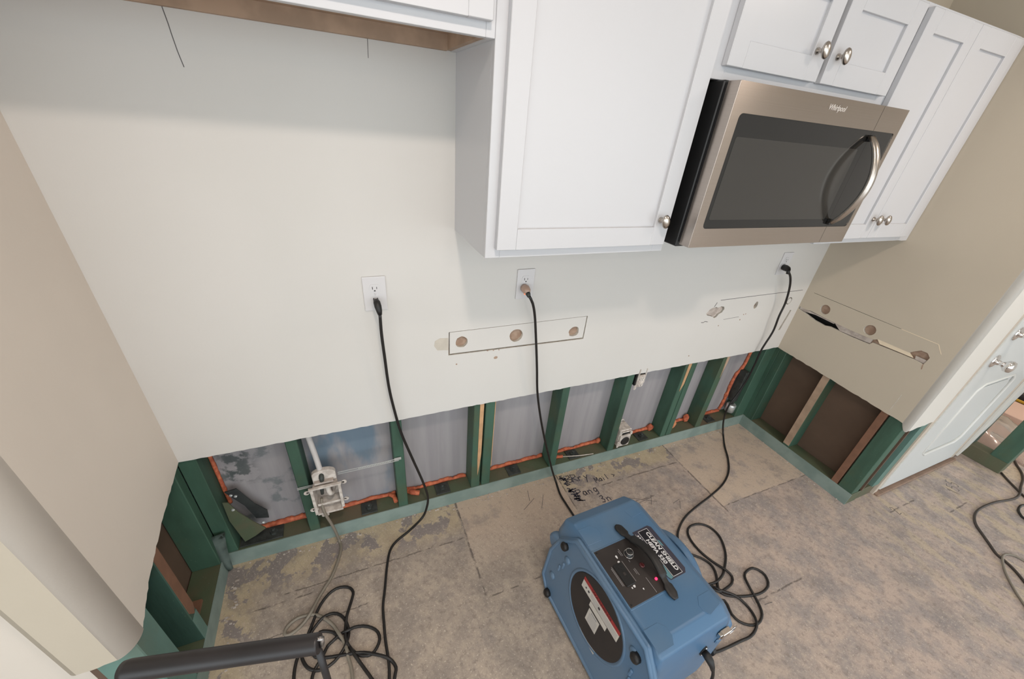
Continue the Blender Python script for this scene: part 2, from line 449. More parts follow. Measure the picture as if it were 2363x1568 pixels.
def text_mesh(body, size, ext=0.0002, bold=0.0, shear=0.0, align='CENTER', spacing=1.0):
    cu = bpy.data.curves.new('txt', 'FONT'); cu.body = body; cu.size = size; cu.extrude = ext; cu.offset = bold
    cu.shear = shear; cu.align_x = align; cu.align_y = 'CENTER'; cu.space_character = spacing; cu.resolution_u = 4
    o = bpy.data.objects.new('txt', cu); COL.objects.link(o)
    dg = bpy.context.evaluated_depsgraph_get(); dg.update()
    me = bpy.data.meshes.new_from_object(o.evaluated_get(dg))
    bpy.data.objects.remove(o); bpy.data.curves.remove(cu)
    return me
def text(name, body, size, mtx, mat, parent, bold=0.0, shear=0.0, xs=1.0, align='CENTER', ext=0.0002, spacing=1.0):
    me = text_mesh(body, size, ext, bold, shear, align, spacing)
    me.transform(mtx @ Matrix.Diagonal((xs, 1, 1, 1))); me.materials.clear(); me.materials.append(mat)
    return link(name, me, parent)
def frame(o, xdir, ydir):
    x = Vector(xdir).normalized(); y = Vector(ydir).normalized(); z = x.cross(y)
    return Matrix(((x.x, y.x, z.x, o[0]), (x.y, y.y, z.y, o[1]), (x.z, y.z, z.z, o[2]), (0, 0, 0, 1)))

# ================================================================== SETTING
XR = 2.936          # face of the end wall
T = 0.0127          # drywall thickness
CUT = 0.61          # height of the flood cut
b = MB(); b.box(-3.0, 8.0, -5.5, 0.6, -0.06, 0.0); struct(b.build('floor', M['floor']))
b = MB(); b.box(-3.0, 8.0, -4.2, 0.6, 2.44, 2.54); struct(b.build('ceiling', M['ceil']))

# ---- back wall: one sheet of drywall, cut off along the bottom, with holes
outer = rag((0.0, 0.606), (XR, 0.618), 0.02, 0.0016) + [(XR, 0.618), (XR, 2.44), (0.0, 2.44)]
def gap_rect(x0, x1, z0, z1, slope=0.0, inner=0.0025, bot=0.004):
    return [(x0, z0), (x1, z0+slope), (x1, z1+slope), (x0, z1)]
slotA = [(0.9035, 0.8765), (1.5025, 0.8680), (1.502, 0.9785), (0.905, 0.9755)]
tornB = [(2.207, 0.915), (2.219, 0.905), (2.240, 0.900), (2.262, 0.893), (2.276, 0.884), (2.290, 0.889), (2.300, 0.905), (2.318, 0.912), (2.326, 0.930),
         (2.318, 0.943), (2.298, 0.947), (2.276, 0.942), (2.262, 0.946), (2.240, 0.945), (2.222, 0.936)]
holeC = ring(2.557, 0.930, 0.021, 14, 0.10, 0.62)
holeD = ring(2.823, 0.931, 0.022, 14, 0.05, 0.95)
slitE = [(2.853, 0.744), (2.868, 0.744), (2.886, 0.868), (2.872, 0.871)]
wall_back = struct(sheet('wall_back', outer, [slotA, tornB, holeC, holeD, slitE], 'y', 0.0, T, [M['wall'], M['gypsum']]))
# the strip that was cut out and set back in, with three drilled holes
inA = [(0.9085, 0.8825), (1.4975, 0.8745), (1.4975, 0.9770), (0.9085, 0.9735)]
sheet('drywall_patch', inA, [ring(0.954, 0.928, 0.0235, 16, 0.05), ring(1.178, 0.9265, 0.0285, 18, 0.03), ring(1.447, 0.910, 0.024, 16, 0.09)],
      'y', 0.0004, T, [M['wall'], M['gypsum']], wall_back)
# timber blocking seen through the holes, torn paper
bx('blocking', 0.86, 1.55, T+0.0004, T+0.018, 0.868, 0.986, M['paper_brown'], wall_back)
bx('blocking', 2.12, 2.925, T+0.0004, T+0.018, 0.72, 0.99, M['paper_brown'], wall_back)
b = MB(); b.poly_prism([(x*0.92+2.266*0.08-0.003, z*0.88+0.918*0.12) for x, z in tornB], 'y', 0.0055, 0.012); b.build('torn_paper', M['paper_gray'], wall_back)
b = MB(); b.poly_prism(ring(2.826, 0.929, 0.0165, 14, 0.06, 0.95), 'y', 0.001, T); b.build('drywall_plug', M['wall'], wall_back)
b = MB(); b.poly_prism([(0.853, 0.945), (0.872, 0.955), (0.903, 0.952), (0.903, 0.900), (0.885, 0.903), (0.862, 0.905), (0.850, 0.925)], 'y', -0.0007, 0.0005)
b.build('filler_patch', simple('filler', (196, 188, 176), 0.8, nscale=30, namt=0.08), wall_back)
# pencil scratches and scuffs, thin lines proud by a hair
def line_on(axis, at, pts, w, name, mat, parent, d=0.0005):
    bm = MB(); off = 0.0002
    for (p, q) in zip(pts[:-1], pts[1:]):
        v = Vector((q[0]-p[0], q[1]-p[1])); nrm = Vector((-v.y, v.x)).normalized()*w/2
        quad = [(p[0]+nrm.x, p[1]+nrm.y), (p[0]-nrm.x, p[1]-nrm.y), (q[0]-nrm.x, q[1]-nrm.y), (q[0]+nrm.x, q[1]+nrm.y)]
        bm.poly_prism(quad, axis, at-d, at+off)
    return bm.build(name, mat, parent)
line_on('y', 0, [(0.317, 1.80), (0.320, 1.765), (0.3205, 1.75), (0.3225, 1.72), (0.326, 1.694)], 0.0016, 'pencil_line', M['pencil'], wall_back)
line_on('y', 0, [(0.709, 1.81), (0.7065, 1.755)], 0.0012, 'pencil_line', M['pencil'], wall_back)
line_on('y', 0, [(0.573, 1.799), (0.59, 1.801), (0.60, 1.799)], 0.0012, 'pencil_line', M['pencil'], wall_back)
line_on('y', 0, [(2.275, 0.982), (2.50, 0.985), (2.897, 0.989)], 0.0025, 'score_line', M['pencil'], wall_back)
line_on('y', 0, [(2.35, 0.868), (2.46, 0.872)], 0.0015, 'score_line', M['pencil'], wall_back)
line_on('y', 0, [(2.247, 0.949), (2.256, 0.972)], 0.0035, 'score_line', M['pencil'], wall_back)
line_on('y', 0, [(2.195, 0.868), (2.212, 0.866), (2.218, 0.872), (2.240, 0.867)], 0.003, 'score_line', M['pencil'], wall_back)
for (x, z, r) in ((1.060, 0.874, .0025), (1.085, 0.872, .0025), (1.108, 0.871, .0025), (1.098, 0.836, .007), (0.935, 0.832, .003), (2.195, 0.672, .004), (2.33, 0.835, .003), (2.49, 0.882, .003), (2.505, 0.884, .003), (2.478, 0.853, .004)):
    b = MB(); b.poly_prism(ring(x, z, r, 9, 0.25, 1.2), 'y', -0.0005, 0.0003); b.build('nail_dent', M['paper_brown'], wall_back)

# framing behind the back wall
SY0, SY1 = T, 0.102
bx('bottom_plate', 0.0, 2.95, T, SY1, 0.0, 0.078, M['plate'], wall_back, 0.002)
bx('sill_edge_strip', -0.0127, 2.949, 0.009, T, 0.0, 0.079, M['teal_film'], wall_back)
def stud(x0, x1, parent=wall_back, mat='stud', y0=SY0, y1=SY1, z0=0.078, z1=0.70, name='stud'):
    return bx(name, x0, x1, y0, y1, z0, z1, M[mat], parent, 0.0025)
for x0, x1 in ((-0.0127, 0.040), (0.302, 0.341), (0.672, 0.714), (1.020, 1.064), (1.074, 1.117), (1.457, 1.496), (1.832, 1.876), (2.222, 2.262), (2.267, 2.305), (2.508, 2.552), (2.862, 2.948)):
    stud(x0, x1)
bx('sheathing', -0.14, 2.99, 0.102, 0.112, 0.0, 1.0, M['sheath'], wall_back)
# strips of bare timber where nothing was painted
def strip(pts, axis, at, name, mat, parent, d=0.002):
    b = MB(); b.poly_prism(pts, axis, at-d, at+0.0003); return b.build(name, M[mat], parent)
strip([(1.046, 0.64), (1.064, 0.64), (1.063, 0.30), (1.058, 0.23), (1.050, 0.16), (1.046, 0.26)], 'y', T, 'bare_strip', 'pine', wall_back)
b = MB(); b.poly_prism([(T+0.002, 0.64), (T+0.024, 0.64), (T+0.022, 0.21), (T+0.002, 0.20)], 'x', 1.117, 1.120); b.build('bare_strip', M['pine'], wall_back)
strip([(2.238, 0.64), (2.260, 0.64), (2.256, 0.47), (2.240, 0.42)], 'y', T, 'bare_strip', 'pine', wall_back)
strip([(2.527, 0.64), (2.552, 0.64), (2.550, 0.56), (2.540, 0.46)], 'y', T, 'bare_strip', 'bare_wood', wall_back)

# expanding foam along the plate and up the corners, one bead per bay
def bead(pts, r, name='foam_bead', mat='foam', seed=0):
    P = spline(pts, 0.007); rnd = random.Random(seed); rr = []; ph = rnd.random()*9
    Q = []
    for i, p in enumerate(P):
        k = mnoise.noise(Vector((i*0.23+ph, seed*3.1, 0)))+0.5*mnoise.noise(Vector((i*0.7+ph, seed, 5)))
        rr.append(r*(1+0.42*k)); Q.append(p+Vector((0, 0.003*k, 0.004*k)))
    b = MB(); b.tube(Q, rr, 8); return b.build(name, M[mat], wall_back)
fy, fz = 0.094, 0.086
for i, (x0, x1) in enumerate(((0.110, 0.298), (0.344, 0.668), (0.718, 1.016), (1.121, 1.452), (1.500, 1.828), (1.955, 2.216), (2.310, 2.502), (2.556, 2.80))):
    bead([(x0, fy, fz), (x0*.6+x1*.4, fy, fz-0.001), (x0*.3+x1*.7, fy, fz+0.002), (x1, fy, fz)], 0.0095 if i else 0.012, seed=i+1)
bead([(0.046, 0.095, 0.64), (0.047, 0.095, 0.5), (0.047, 0.095, 0.35), (0.048, 0.095, 0.27)], 0.007, seed=20)
bead([(2.858, 0.094, 0.64), (2.856, 0.094, 0.50), (2.846, 0.094, 0.42), (2.815, 0.094, 0.38), (2.808, 0.094, 0.30), (2.812, 0.094, 0.16), (2.80, 0.094, 0.10)], 0.010, seed=21)
bead([(0.640, 0.090, 0.090), (0.658, 0.07, 0.092), (0.664, 0.04, 0.088)], 0.011, seed=22)
bead([(0.722, 0.088, 0.088), (0.745, 0.066, 0.090), (0.775, 0.055, 0.088)], 0.012, seed=23)
bead([(1.500, 0.060, 0.086), (1.53, 0.055, 0.088), (1.56, 0.052, 0.084)], 0.009, seed=24)
def blob(x, y, z, rx, ry, rz, mat, seed):
    bm = bmesh.new(); bmesh.ops.create_icosphere(bm, subdivisions=3, radius=1)
    for v in bm.verts:
        k = 1+0.22*mnoise.noise(v.co*1.8+Vector((seed, 0, 0)))
        v.co = Vector((x+v.co.x*rx*k, y+v.co.y*ry*k, z+v.co.z*rz*k))
    for f in bm.faces: f.smooth = True
    me = bpy.data.meshes.new('foam_blob'); bm.to_mesh(me); bm.free(); me.materials.append(M[mat]); return link('foam_blob', me, wall_back)
blob(2.200, 0.085, 0.100, 0.022, 0.016, 0.024, 'foam', 1)
blob(2.345, 0.060, 0.108, 0.036, 0.018, 0.034, 'foam_pale', 2)
blob(2.486, 0.080, 0.108, 0.020, 0.016, 0.028, 'foam', 3)
blob(2.385, 0.094, 0.615, 0.055, 0.014, 0.030, 'foam_pale', 4)
blob(2.405, 0.088, 0.600, 0.028, 0.014, 0.022, 'foam', 5)
blob(1.818, 0.088, 0.096, 0.016, 0.012, 0.018, 'foam', 6)
# square plate washers with anchor bolts on the plate
for x in (0.165, 0.545, 0.885, 1.262, 1.625, 2.105, 2.66):
    b = MB(); b.box(x-0.034, x+0.034, 0.020, 0.083, 0.0781, 0.0845, 0.001)
    w = b.build('plate_washer', M['zinc'], wall_back)
    b = MB(); b.lathe([(0.015, 0), (0.015, 0.012), (0.008, 0.0125), (0.008, 0.022), (0.006, 0.024)], 6, Matrix.Translation((x, 0.05, 0.0845)), smooth=False); b.build('anchor_bolt', M['zinc'], w)

# ---- left stub wall with a rounded corner
YL = -0.51
wl = []
outer = rag((0.0, 0.606), (-0.20, 0.577), 0.015, 0.002) + rag((-0.20, 0.577), (-0.36, 0.540), 0.015, 0.003) + rag((-0.36, 0.540), (YL+0.045, 0.491), 0.012, 0.003) + [(YL+0.045, 0.491), (YL+0.045, 2.44), (0.0, 2.44)]
def round_wall(name, faceA, corner, faceB, zA, zB, mats, parent=None):
    pass
wall_left = struct(sheet('wall_left', outer, [], 'x', 0.0, -T, [M['wall_knock'], M['gypsum']]))
def bullnose(name, cx, cy, r, a0, a1, zb, mat, parent, thick=0.012, n=10):
    """vertical quarter-round corner; zb(t) gives the ragged lower end"""
    bm = bmesh.new(); O, I = [], []
    for i in range(n+1):
        t = i/n; a = a0+(a1-a0)*t; z = zb(t)
        c, s = math.cos(a), math.sin(a)
        O.append((bm.verts.new((cx+r*c, cy+r*s, z)), bm.verts.new((cx+r*c, cy+r*s, 2.44))))
        q = r-thick
        I.append((bm.verts.new((cx+q*c, cy+q*s, z)), bm.verts.new((cx+q*c, cy+q*s, 2.44))))
    for i in range(n):
        f = bm.faces.new((O[i][0], O[i+1][0], O[i+1][1], O[i][1])); f.smooth = True
        bm.faces.new((I[i][0], I[i][1], I[i+1][1], I[i+1][0])); bm.faces.new((O[i][0], I[i][0], I[i+1][0], O[i+1][0]))
    bmesh.ops.recalc_face_normals(bm, faces=bm.faces[:])
    me = bpy.data.meshes.new(name); bm.to_mesh(me); bm.free(); me.materials.append(mat); return link(name, me, parent)
bullnose('rounded_corner', -0.045, YL+0.045, 0.045, 0.0, -math.pi/2, lambda t: 0.487-0.024*t, M['wall_knock'], wall_left)
outer = rag((-0.122, 0.457), (-0.045, 0.464), 0.012, 0.003) + [(-0.045, 0.464), (-0.045, 2.44), (-0.122, 2.44)]
sheet('stub_end_board', outer, [], 'y', YL, YL+T, [M['wall_tan'], M['gypsum']], wall_left)  # same paint as the stub side; darker tan puts shade into the colour
bullnose('rounded_corner', -0.122, YL+0.018, 0.018, -math.pi/2, -math.pi, lambda t: 0.457, M['wall_tan'], wall_left)  # darker tan again, shade put into the colour
bx('far_side_board', -0.14, -0.127, YL+0.02, 0.0, 0.44, 2.44, M['wall_knock'], wall_left)
bx('far_side_board', -0.127, -0.108, YL+0.03, 0.102, 0.0, 0.76, M['brown_board'], wall_left)
bx('bottom_plate', -0.106, -T, YL+0.02, 0.012, 0.0, 0.078, M['plate'], wall_left, 0.002)
bx('sill_edge_strip', -T, -0.009, YL+0.02, 0.010, 0.0, 0.079, M['teal_film'], wall_left)
for y0, y1, m in ((-0.030, T, 'stud'), (-0.302, -0.262, 'stud_dark'), (-0.490, -0.405, 'stud_teal')):
    bx('stud', -0.106, -T, y0, y1, 0.078, 0.70, M[m], wall_left, 0.0025)
b = MB(); b.poly_prism([(-0.300, 0.68), (-0.264, 0.68), (-0.2635, 0.235), (-0.272, 0.215), (-0.282, 0.205), (-0.299, 0.235)], 'x', -T, -T+0.0025)
b.build('bare_strip', M['brown_batten'], wall_left)
b = MB(); b.poly_prism([(-0.302, 0.20), (-0.264, 0.20), (-0.264, 0.08), (-0.302, 0.08)], 'x', -T-0.0005, -T+0.0008)
b.build('teal_stud_face', M['stud_teal'], wall_left)
bx('brown_block', -0.095, -0.045, -0.255, -0.16, 0.0782, 0.090, M['brown_batten'], wall_left)
# the far wall of the next room, glimpsed at the lower left
b = MB(); b.box(-3.0, -0.141, -0.46, -0.44, 0.0, 2.44); struct(b.build('wall_left_far', M['wall_knock']))
# film peeling off the sill at the left corner
b = bmesh.new(); rows = []
for i in range(9):
    t = i/8; z = 0.02+0.195*t; y = -0.026+0.022*t; x0 = 0.002-0.010*t-0.020*math.sin(t*1.6); wd = 0.012+0.046*t
    rows.append([b.verts.new((x0-0.004, y-0.002, z)), b.verts.new((x0+wd*.5, y-0.002, z+0.004)), b.verts.new((x0+wd, y+0.006, z+0.002))])
for i in range(8):
    for j in range(2):
        f = b.faces.new((rows[i][j], rows[i][j+1], rows[i+1][j+1], rows[i+1][j])); f.smooth = True
bmesh.ops.solidify(b, geom=b.faces[:], thickness=0.0012)
me = bpy.data.meshes.new('peeling_film'); b.to_mesh(me); b.free(); me.materials.append(M['teal_film']); link('peeling_film', me, wall_back)

# ---- end wall (right) with its cut strip, tear and holes
def zr(y): return 0.618-0.042*(-y/0.68)
YE = -0.700
outer = [(0.0, 2.44), (0.0, 0.616)] + rag((0.0, 0.616), (YE+0.03, 0.578), 0.02, 0.0018)[1:] + [(YE+0.03, 0.578), (YE+0.03, 2.44)]
tear = [(-0.004, 0.889), (-0.004, 0.876), (-0.05, 0.866), (-0.11, 0.851), (-0.165, 0.846), (-0.19, 0.853), (-0.23, 0.852), (-0.30, 0.850), (-0.385, 0.853),
        (-0.392, 0.866), (-0.44, 0.868), (-0.52, 0.871), (-0.575, 0.872), (-0.602, 0.868), (-0.606, 0.905), (-0.590, 0.921), (-0.566, 0.921), (-0.547, 0.905), (-0.535, 0.892), (-0.405, 0.892), (-0.388, 0.880),
        (-0.30, 0.879), (-0.22, 0.881), (-0.15, 0.884), (-0.07, 0.890), (-0.04, 0.886)]
topcut = [(-0.040, 0.9865), (-0.040, 0.9845), (-0.30, 0.9785), (-0.46, 0.9755), (-0.46, 0.9770), (-0.30, 0.9805)]
wall_right = struct(sheet('wall_right', outer, [tear, topcut, ring(-0.130, 0.9255, 0.0255, 16, 0.04), ring(-0.355, 0.9165, 0.026, 16, 0.03)], 'x', XR, XR+T, [M['wall_tan'], M['gypsum']]))
bx('blocking', XR+T+0.0004, XR+T+0.016, -0.61, -0.26, 0.80, 0.99, M['paper_brown'], wall_right)
bx('blocking', XR+T+0.0004, XR+T+0.016, -0.26, 0.0, 0.888, 0.99, M['paper_brown'], wall_right)
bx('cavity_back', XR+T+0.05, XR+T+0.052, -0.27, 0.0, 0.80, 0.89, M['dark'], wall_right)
b = MB(); b.poly_prism([(-0.40, 0.8915), (-0.534, 0.8915), (-0.556, 0.876), (-0.42, 0.873)], 'x', XR+0.002, XR+0.009); b.build('exposed_strip', M['paper_pale'], wall_right)
b = MB(); b.poly_prism([(-0.20, 0.8805), (-0.385, 0.8795), (-0.385, 0.856), (-0.24, 0.853)], 'x', XR+0.004, XR+0.010); b.build('exposed_strip', M['paper_gray'], wall_right)
b = MB(); b.poly_prism([(-0.008, 0.888), (-0.05, 0.887), (-0.20, 0.880), (-0.20, 0.874), (-0.10, 0.879), (-0.04, 0.872), (-0.008, 0.877)], 'x', XR+0.003, XR+0.010); b.build('exposed_strip', M['paper_gray'], wall_right)
b = MB(); b.poly_prism([(-0.56, 0.889), (-0.602, 0.889), (-0.602, 0.871), (-0.565, 0.874)], 'x', XR+0.003, XR+0.010); b.build('exposed_strip', M['paper_gray'], wall_right)
line_on('x', XR, [(-0.46, 0.976), (-0.603, 0.973), (-0.612, 0.96), (-0.630, 0.938)], 0.002, 'score_line', M['paper_pale'], wall_right)
line_on('x', XR, [(-0.60, 0.87), (-0.606, 0.845)], 0.004, 'score_line', M['paper_brown'], wall_right)
line_on('x', XR, [(-0.605, 0.70), (-0.603, 0.60)], 0.002, 'board_joint', M['gypsum'], wall_right)
M['wall_white'] = simple('wall_paint_white', (214, 210, 203), 0.6, bscale=110, bstr=0.2)
bullnose('rounded_corner', XR+0.03, YE+0.03, 0.03, math.pi, math.pi*1.5, lambda t: 0.578-0.040*math.sin(t*math.pi*0.75), M['wall_white'], wall_right)
# framing in the end wall
EX0 = XR+T; EX1 = EX0+0.09
bx('bottom_plate', EX0, EX1, YE+0.012, 0.0, 0.0, 0.078, M['plate'], wall_right, 0.002)
bx('sill_edge_strip', EX0-0.0037, EX0, YE+0.012, 0.009, 0.0, 0.079, M['teal_film'], wall_right)
bx('stud', EX0, EX1, -0.052, -0.010, 0.078, 0.70, M['stud'], wall_right, 0.0025)
bx('stud', 2.9495, 2.989, -0.0095, 0.1015, 0.078, 0.699, M['stud'], wall_right, 0.002)
s = bx('stud', EX0+0.002, EX1, -0.314, -0.276, 0.078, 0.70, M['stud'], wall_right, 0.0025)
b = MB(); b.box(EX0, EX0+0.0025, -0.313, -0.277, 0.09, 0.70); b.build('bare_strip', M['bare_wood'], wall_right)
bx('batten', EX0, EX0+0.02, -0.607, -0.575, 0.078, 0.70, M['brown_batten'], wall_right, 0.001)
bx('stud', EX0, EX1-0.03, -0.684, -0.613, 0.078, 0.70, M['stud'], wall_right, 0.0025)
bx('cavity_board', EX1, EX1+0.012, YE+0.014, 0.012, 0.0, 0.9, M['brown_board'], wall_right)
# ---- the wall that holds the door, in line with the end of the stub
outer = [(XR+0.03, 2.44), (XR+0.03, 0.543)] + rag((XR+0.03, 0.543), (3.19, 0.545), 0.02, 0.003)[1:] + [(3.19, 0.545), (3.19, 2.10), (4.10, 2.10), (4.10, 0.30), (4.215, 0.10), (4.215, 2.44)]
wall_door = struct(sheet('wall_right_return', outer, [], 'y', YE, YE+T, [M['wall_white'], M['gypsum']]))
bx('bottom_plate', EX1-0.03, 3.19, YE+0.015, YE+0.10, 0.0, 0.078, M['plate'], wall_door, 0.002)
bx('stud', 3.128, 3.188, YE+0.008, YE+0.098, 0.078, 0.70, M['stud_teal'], wall_door, 0.002)
bx('cavity_board', 3.02, 3.19, YE+0.10, YE+0.11, 0.0, 0.70, M['stud_dark'], wall_door)
# door frame and door
jm = simple('jamb_primer', (196, 184, 170), 0.6, nscale=12, namt=0.08)
bx('door_jamb', 3.192, 3.222, -0.700, -0.61, 0.0, 2.06, jm, wall_door, 0.002)
bx('door_jamb', 4.066, 4.096, -0.700, -0.61, 0.0, 2.06, jm, wall_door, 0.002)
bx('door_jamb', 3.192, 4.096, -0.700, -0.61, 2.06, 2.09, jm, wall_door, 0.002)
bx('door_stop_bead', 3.222, 3.240, -0.696, -0.662, 0.0, 2.06, M['trim_white'], wall_door, 0.002)
DY = -0.700
def arch(x0, x1, z0, z1, k=0.05):
    c = (x0+x1)/2
    return [(x0+k, z0), (x1-k, z0), (x1, z0+k*.6), (x1, z1-k*.6), (x1-k, z1), (x0+k, z1), (x0, z1-k*.6), (x0, z0+k*.6)]
dm = simple('door_paint', (206, 208, 207), 0.4)
panels = [arch(3.43, 3.87, 0.22, 0.72), arch(3.43, 3.87, 1.10, 1.90)]
bx('door_core', 3.243, 4.050, DY+0.008, DY+0.035, 0.022, 2.045, dm)
core = bpy.data.objects['door_core']; core.name = 'door_1'; struct(core); door_1 = core
sheet('door_skin', [(3.243, 0.022), (4.050, 0.022), (4.050, 2.045), (3.243, 2.045)], panels, 'y', DY, DY+0.008, [dm, M['trim_white']], door_1)
for p in panels:
    c = (sum(q[0] for q in p)/8, sum(q[1] for q in p)/8)
    b = MB(); b.tube([(q[0]*0.985+c[0]*0.015, DY+0.003, q[1]*0.985+c[1]*0.015) for q in p], 0.0085, 6, closed=True); b.build('panel_moulding', M['trim_white'], door_1)
    b = MB(); b.poly_prism([(q[0]*0.86+c[0]*0.14, q[1]*0.88+c[1]*0.12) for q in p], 'y', DY+0.002, DY+0.009, bev=0.002); b.build('door_panel', dm, door_1)
def facing(x, y, z): return Matrix.Translation((x, y, z)) @ Matrix.Rotation(math.pi/2, 4, 'X')     # lathe axis -> -y
for z in (0.885, 1.03):
    b = MB(); b.lathe([(0.033, 0), (0.033, 0.004), (0.026, 0.008), (0.013, 0.010), (0.011, 0.026), (0.016, 0.034), (0.026, 0.042), (0.029, 0.053), (0.025, 0.064), (0.012, 0.069)], 22, facing(3.315, DY, z))
    k = b.build('door_knob', M['chrome'], door_1); k['label'] = 'chrome knob' 
bx('threshold', 3.20, 4.09, -0.722, -0.640, 0.0, 0.014, simple('threshold_wood', (140, 116, 100), 0.8, nscale=25, namt=0.2), wall_door, 0.004)
b = MB(); b.poly_prism([(4.098, 0.03), (4.15, 0.09), (4.165, 0.2), (4.20, 0.28), (4.205, 0.44), (4.235, 0.5), (4.25, 0.62), (4.098, 0.62)], 'y', -0.712, -0.700); b.build('cut_casing', M['trim_white'], wall_door)
# ---- partition past the door, its boards cut away low down; long unseen run kept to block reflections
b = MB(); b.box(4.215, 4.330, -3.2, -0.66, 0.62, 2.44); wall_part = struct(b.build('wall_right_partition', M['wall']))
bx('bottom_plate', 4.222, 4.315, -0.880, -0.64, 0.0, 0.088, M['plate'], wall_part, 0.002)
bx('stud', 4.222, 4.310, -0.700, -0.640, 0.088, 0.62, M['stud_dark'], wall_part, 0.002)
bx('stud', 4.222, 4.310, -0.880, -0.795, 0.088, 0.62, M['stud'], wall_part, 0.002)
b = MB(); b.box(6.8, 6.9, -2.0, 0.6, 0.0, 2.44); struct(b.build('wall_far', M['wall_tan']))  # far wall of the next room, length cut to let in side light
b = MB(); b.box(3.19, 6.8, 0.5, 0.6, 0.0, 2.44); struct(b.build('wall_back_far', M['wall_tan']))

b = MB(); b.box(-3.1, -3.0, -2.0, 0.6, 0.0, 2.44); struct(b.build('wall_left_light_block', M['wall_tan']))  # unseen wall, added and kept short to hold back side light
bx('light_leak_block', 0.0, 2.95, T+0.0005, 0.1015, 0.70, 0.74, M['stud'], wall_back)  # unseen blocks added to stop light leaking into the bays from above
bx('light_leak_block', -0.106, -T-0.0005, YL+0.02, T, 0.70, 0.74, M['stud'], wall_left)
bx('light_leak_block', EX0+0.0005, EX1-0.0005, YE+0.014, 0.0, 0.70, 0.74, M['stud'], wall_right)
bx('light_leak_block', 3.0, 3.19, YE+T+0.0005, YE+0.10, 0.70, 0.74, M['stud'], wall_door)

# ================================================================== CABINETS
ZB, ZF, ZT = 1.343, 1.792, 2.055      # undersides and top
FY = -0.292                            # face of the face frames
DT = 0.019                             # door thickness
def shaker(name, x0, x1, z0, z1, parent, st=0.057, y=FY):
    bm = bmesh.new()
    o = [(x0, z0), (x1, z0), (x1, z1), (x0, z1)]; i = [(x0+st, z0+st), (x1-st, z0+st), (x1-st, z1-st), (x0+st, z1-st)]
    b = MB()
    b.box(x0, x0+st, y-DT, y-0.0005, z0, z1, 0.0012); b.box(x1-st, x1, y-DT, y-0.0005, z0, z1, 0.0012)
    b.box(x0+st, x1-st, y-DT, y-0.0005, z0, z0+st, 0.0006); b.box(x0+st, x1-st, y-DT, y-0.0005, z1-st, z1, 0.0006)
    bm.free()
    d = b.build(name, M['cab'], parent)
    bx('door_panel', x0+st-0.004, x1-st+0.004, y-DT+0.009, y-0.003, z0+st-0.004, z1-st+0.004, M['cab'], d)
    return d
def knob(x, z, door, y=FY-DT):
    b = MB(); b.lathe([(0.0085, 0), (0.0085, 0.003), (0.0055, 0.006), (0.005, 0.012), (0.008, 0.017)], 14, facing(x, y, z))
    prof = [(0.002, 0.0155), (0.0105, 0.017), (0.0155, 0.021), (0.0165, 0.0245), (0.0145, 0.0285), (0.009, 0.0315), (0.001, 0.0325)]
    b.lathe(prof, 20, Matrix.Translation((x, y, z)) @ Matrix.Rotation(math.radians(-18), 4, 'Y') @ Matrix.Diagonal((0.8, 1, 1.22, 1)) @ Matrix.Rotation(math.pi/2, 4, 'X'))
    return b.build('knob', M['nickel'], door)
def carcass(parent, x0, x1, z0, z1, fl, fr, fb, ft=0.04, recess=0.03, bare=True):
    """open-bottomed box: sides, top, raised floor, face frame"""
    b = MB()
    b.box(x0, x0+0.013, FY+0.019, -0.0005, z0, z1); b.box(x1-0.013, x1, FY+0.019, -0.0005, z0, z1)
    b.box(x0+0.013, x1-0.013, FY+0.019, -0.0005, z1-0.013, z1); b.build('carcass', M['cab'], parent)
    bx('cabinet_floor', x0+0.013, x1-0.013, FY+0.019, -0.0005, z0+recess, z0+recess+0.013, M['bare_wood'], parent)
    b = MB()
    b.box(x0, x0+fl, FY, FY+0.019, z0, z1, 0.001); b.box(x1-fr, x1, FY, FY+0.019, z0, z1, 0.001)
    b.box(x0+fl, x1-fr, FY, FY+0.019, z0, z0+fb, 0.0008); b.box(x0+fl, x1-fr, FY, FY+0.019, z1-ft, z1, 0.0008); b.build('face_frame', M['cab'], parent)
    bx('hanging_rail', x0+0.026, x1-0.026, -0.019, -0.001, z0, z0+recess, M['bare_wood'], parent)
    b = MB(); b.box(x0+0.013, x0+0.026, FY+0.019, -0.001, z0+0.002, z0+recess); b.box(x1-0.026, x1-0.013, FY+0.019, -0.001, z0+0.002, z0+recess); b.build('bottom_cleat', M['bare_wood'], parent)
# over the refrigerator bay
c = thing('wall_cabinet', 'short white cabinet bridging the empty fridge bay, cut off by the top of the photo', 'cabinet', (0.464, 0, ZF))
carcass(c, 0.002, 0.924, ZF, ZT, 0.038, 0.020, 0.040, recess=0.032)
shaker('cabinet_door', 0.016, 0.455, ZF+0.024, ZT-0.012, c, 0.050); shaker('cabinet_door', 0.459, 0.912, ZF+0.024, ZT-0.012, c, 0.050)
# tall single-door cabinet
c = thing('wall_cabinet', 'white cabinet with one wide plain door, between fridge bay and microwave', 'cabinet', (1.22, 0, ZB))
carcass(c, 0.9245, 1.512, ZB, ZT, 0.040, 0.040, 0.038, recess=0.012)
d = shaker('cabinet_door', 0.949, 1.496, ZB+0.025, ZT-0.012, c, 0.053); knob(1.458, 1.442, d)
# over the microwave
c = thing('wall_cabinet', 'short white double-door cabinet directly above the microwave', 'cabinet', (1.89, 0, ZF))
carcass(c, 1.5125, 2.268, ZF-0.002, ZT, 0.042, 0.042, 0.045, recess=0.01)
d = shaker('cabinet_door', 1.537, 1.888, ZF+0.027, ZT-0.012, c, 0.055); knob(1.845, 1.885, d)
d = shaker('cabinet_door', 1.908, 2.240, ZF+0.027, ZT-0.012, c, 0.055); knob(1.938, 1.883, d)
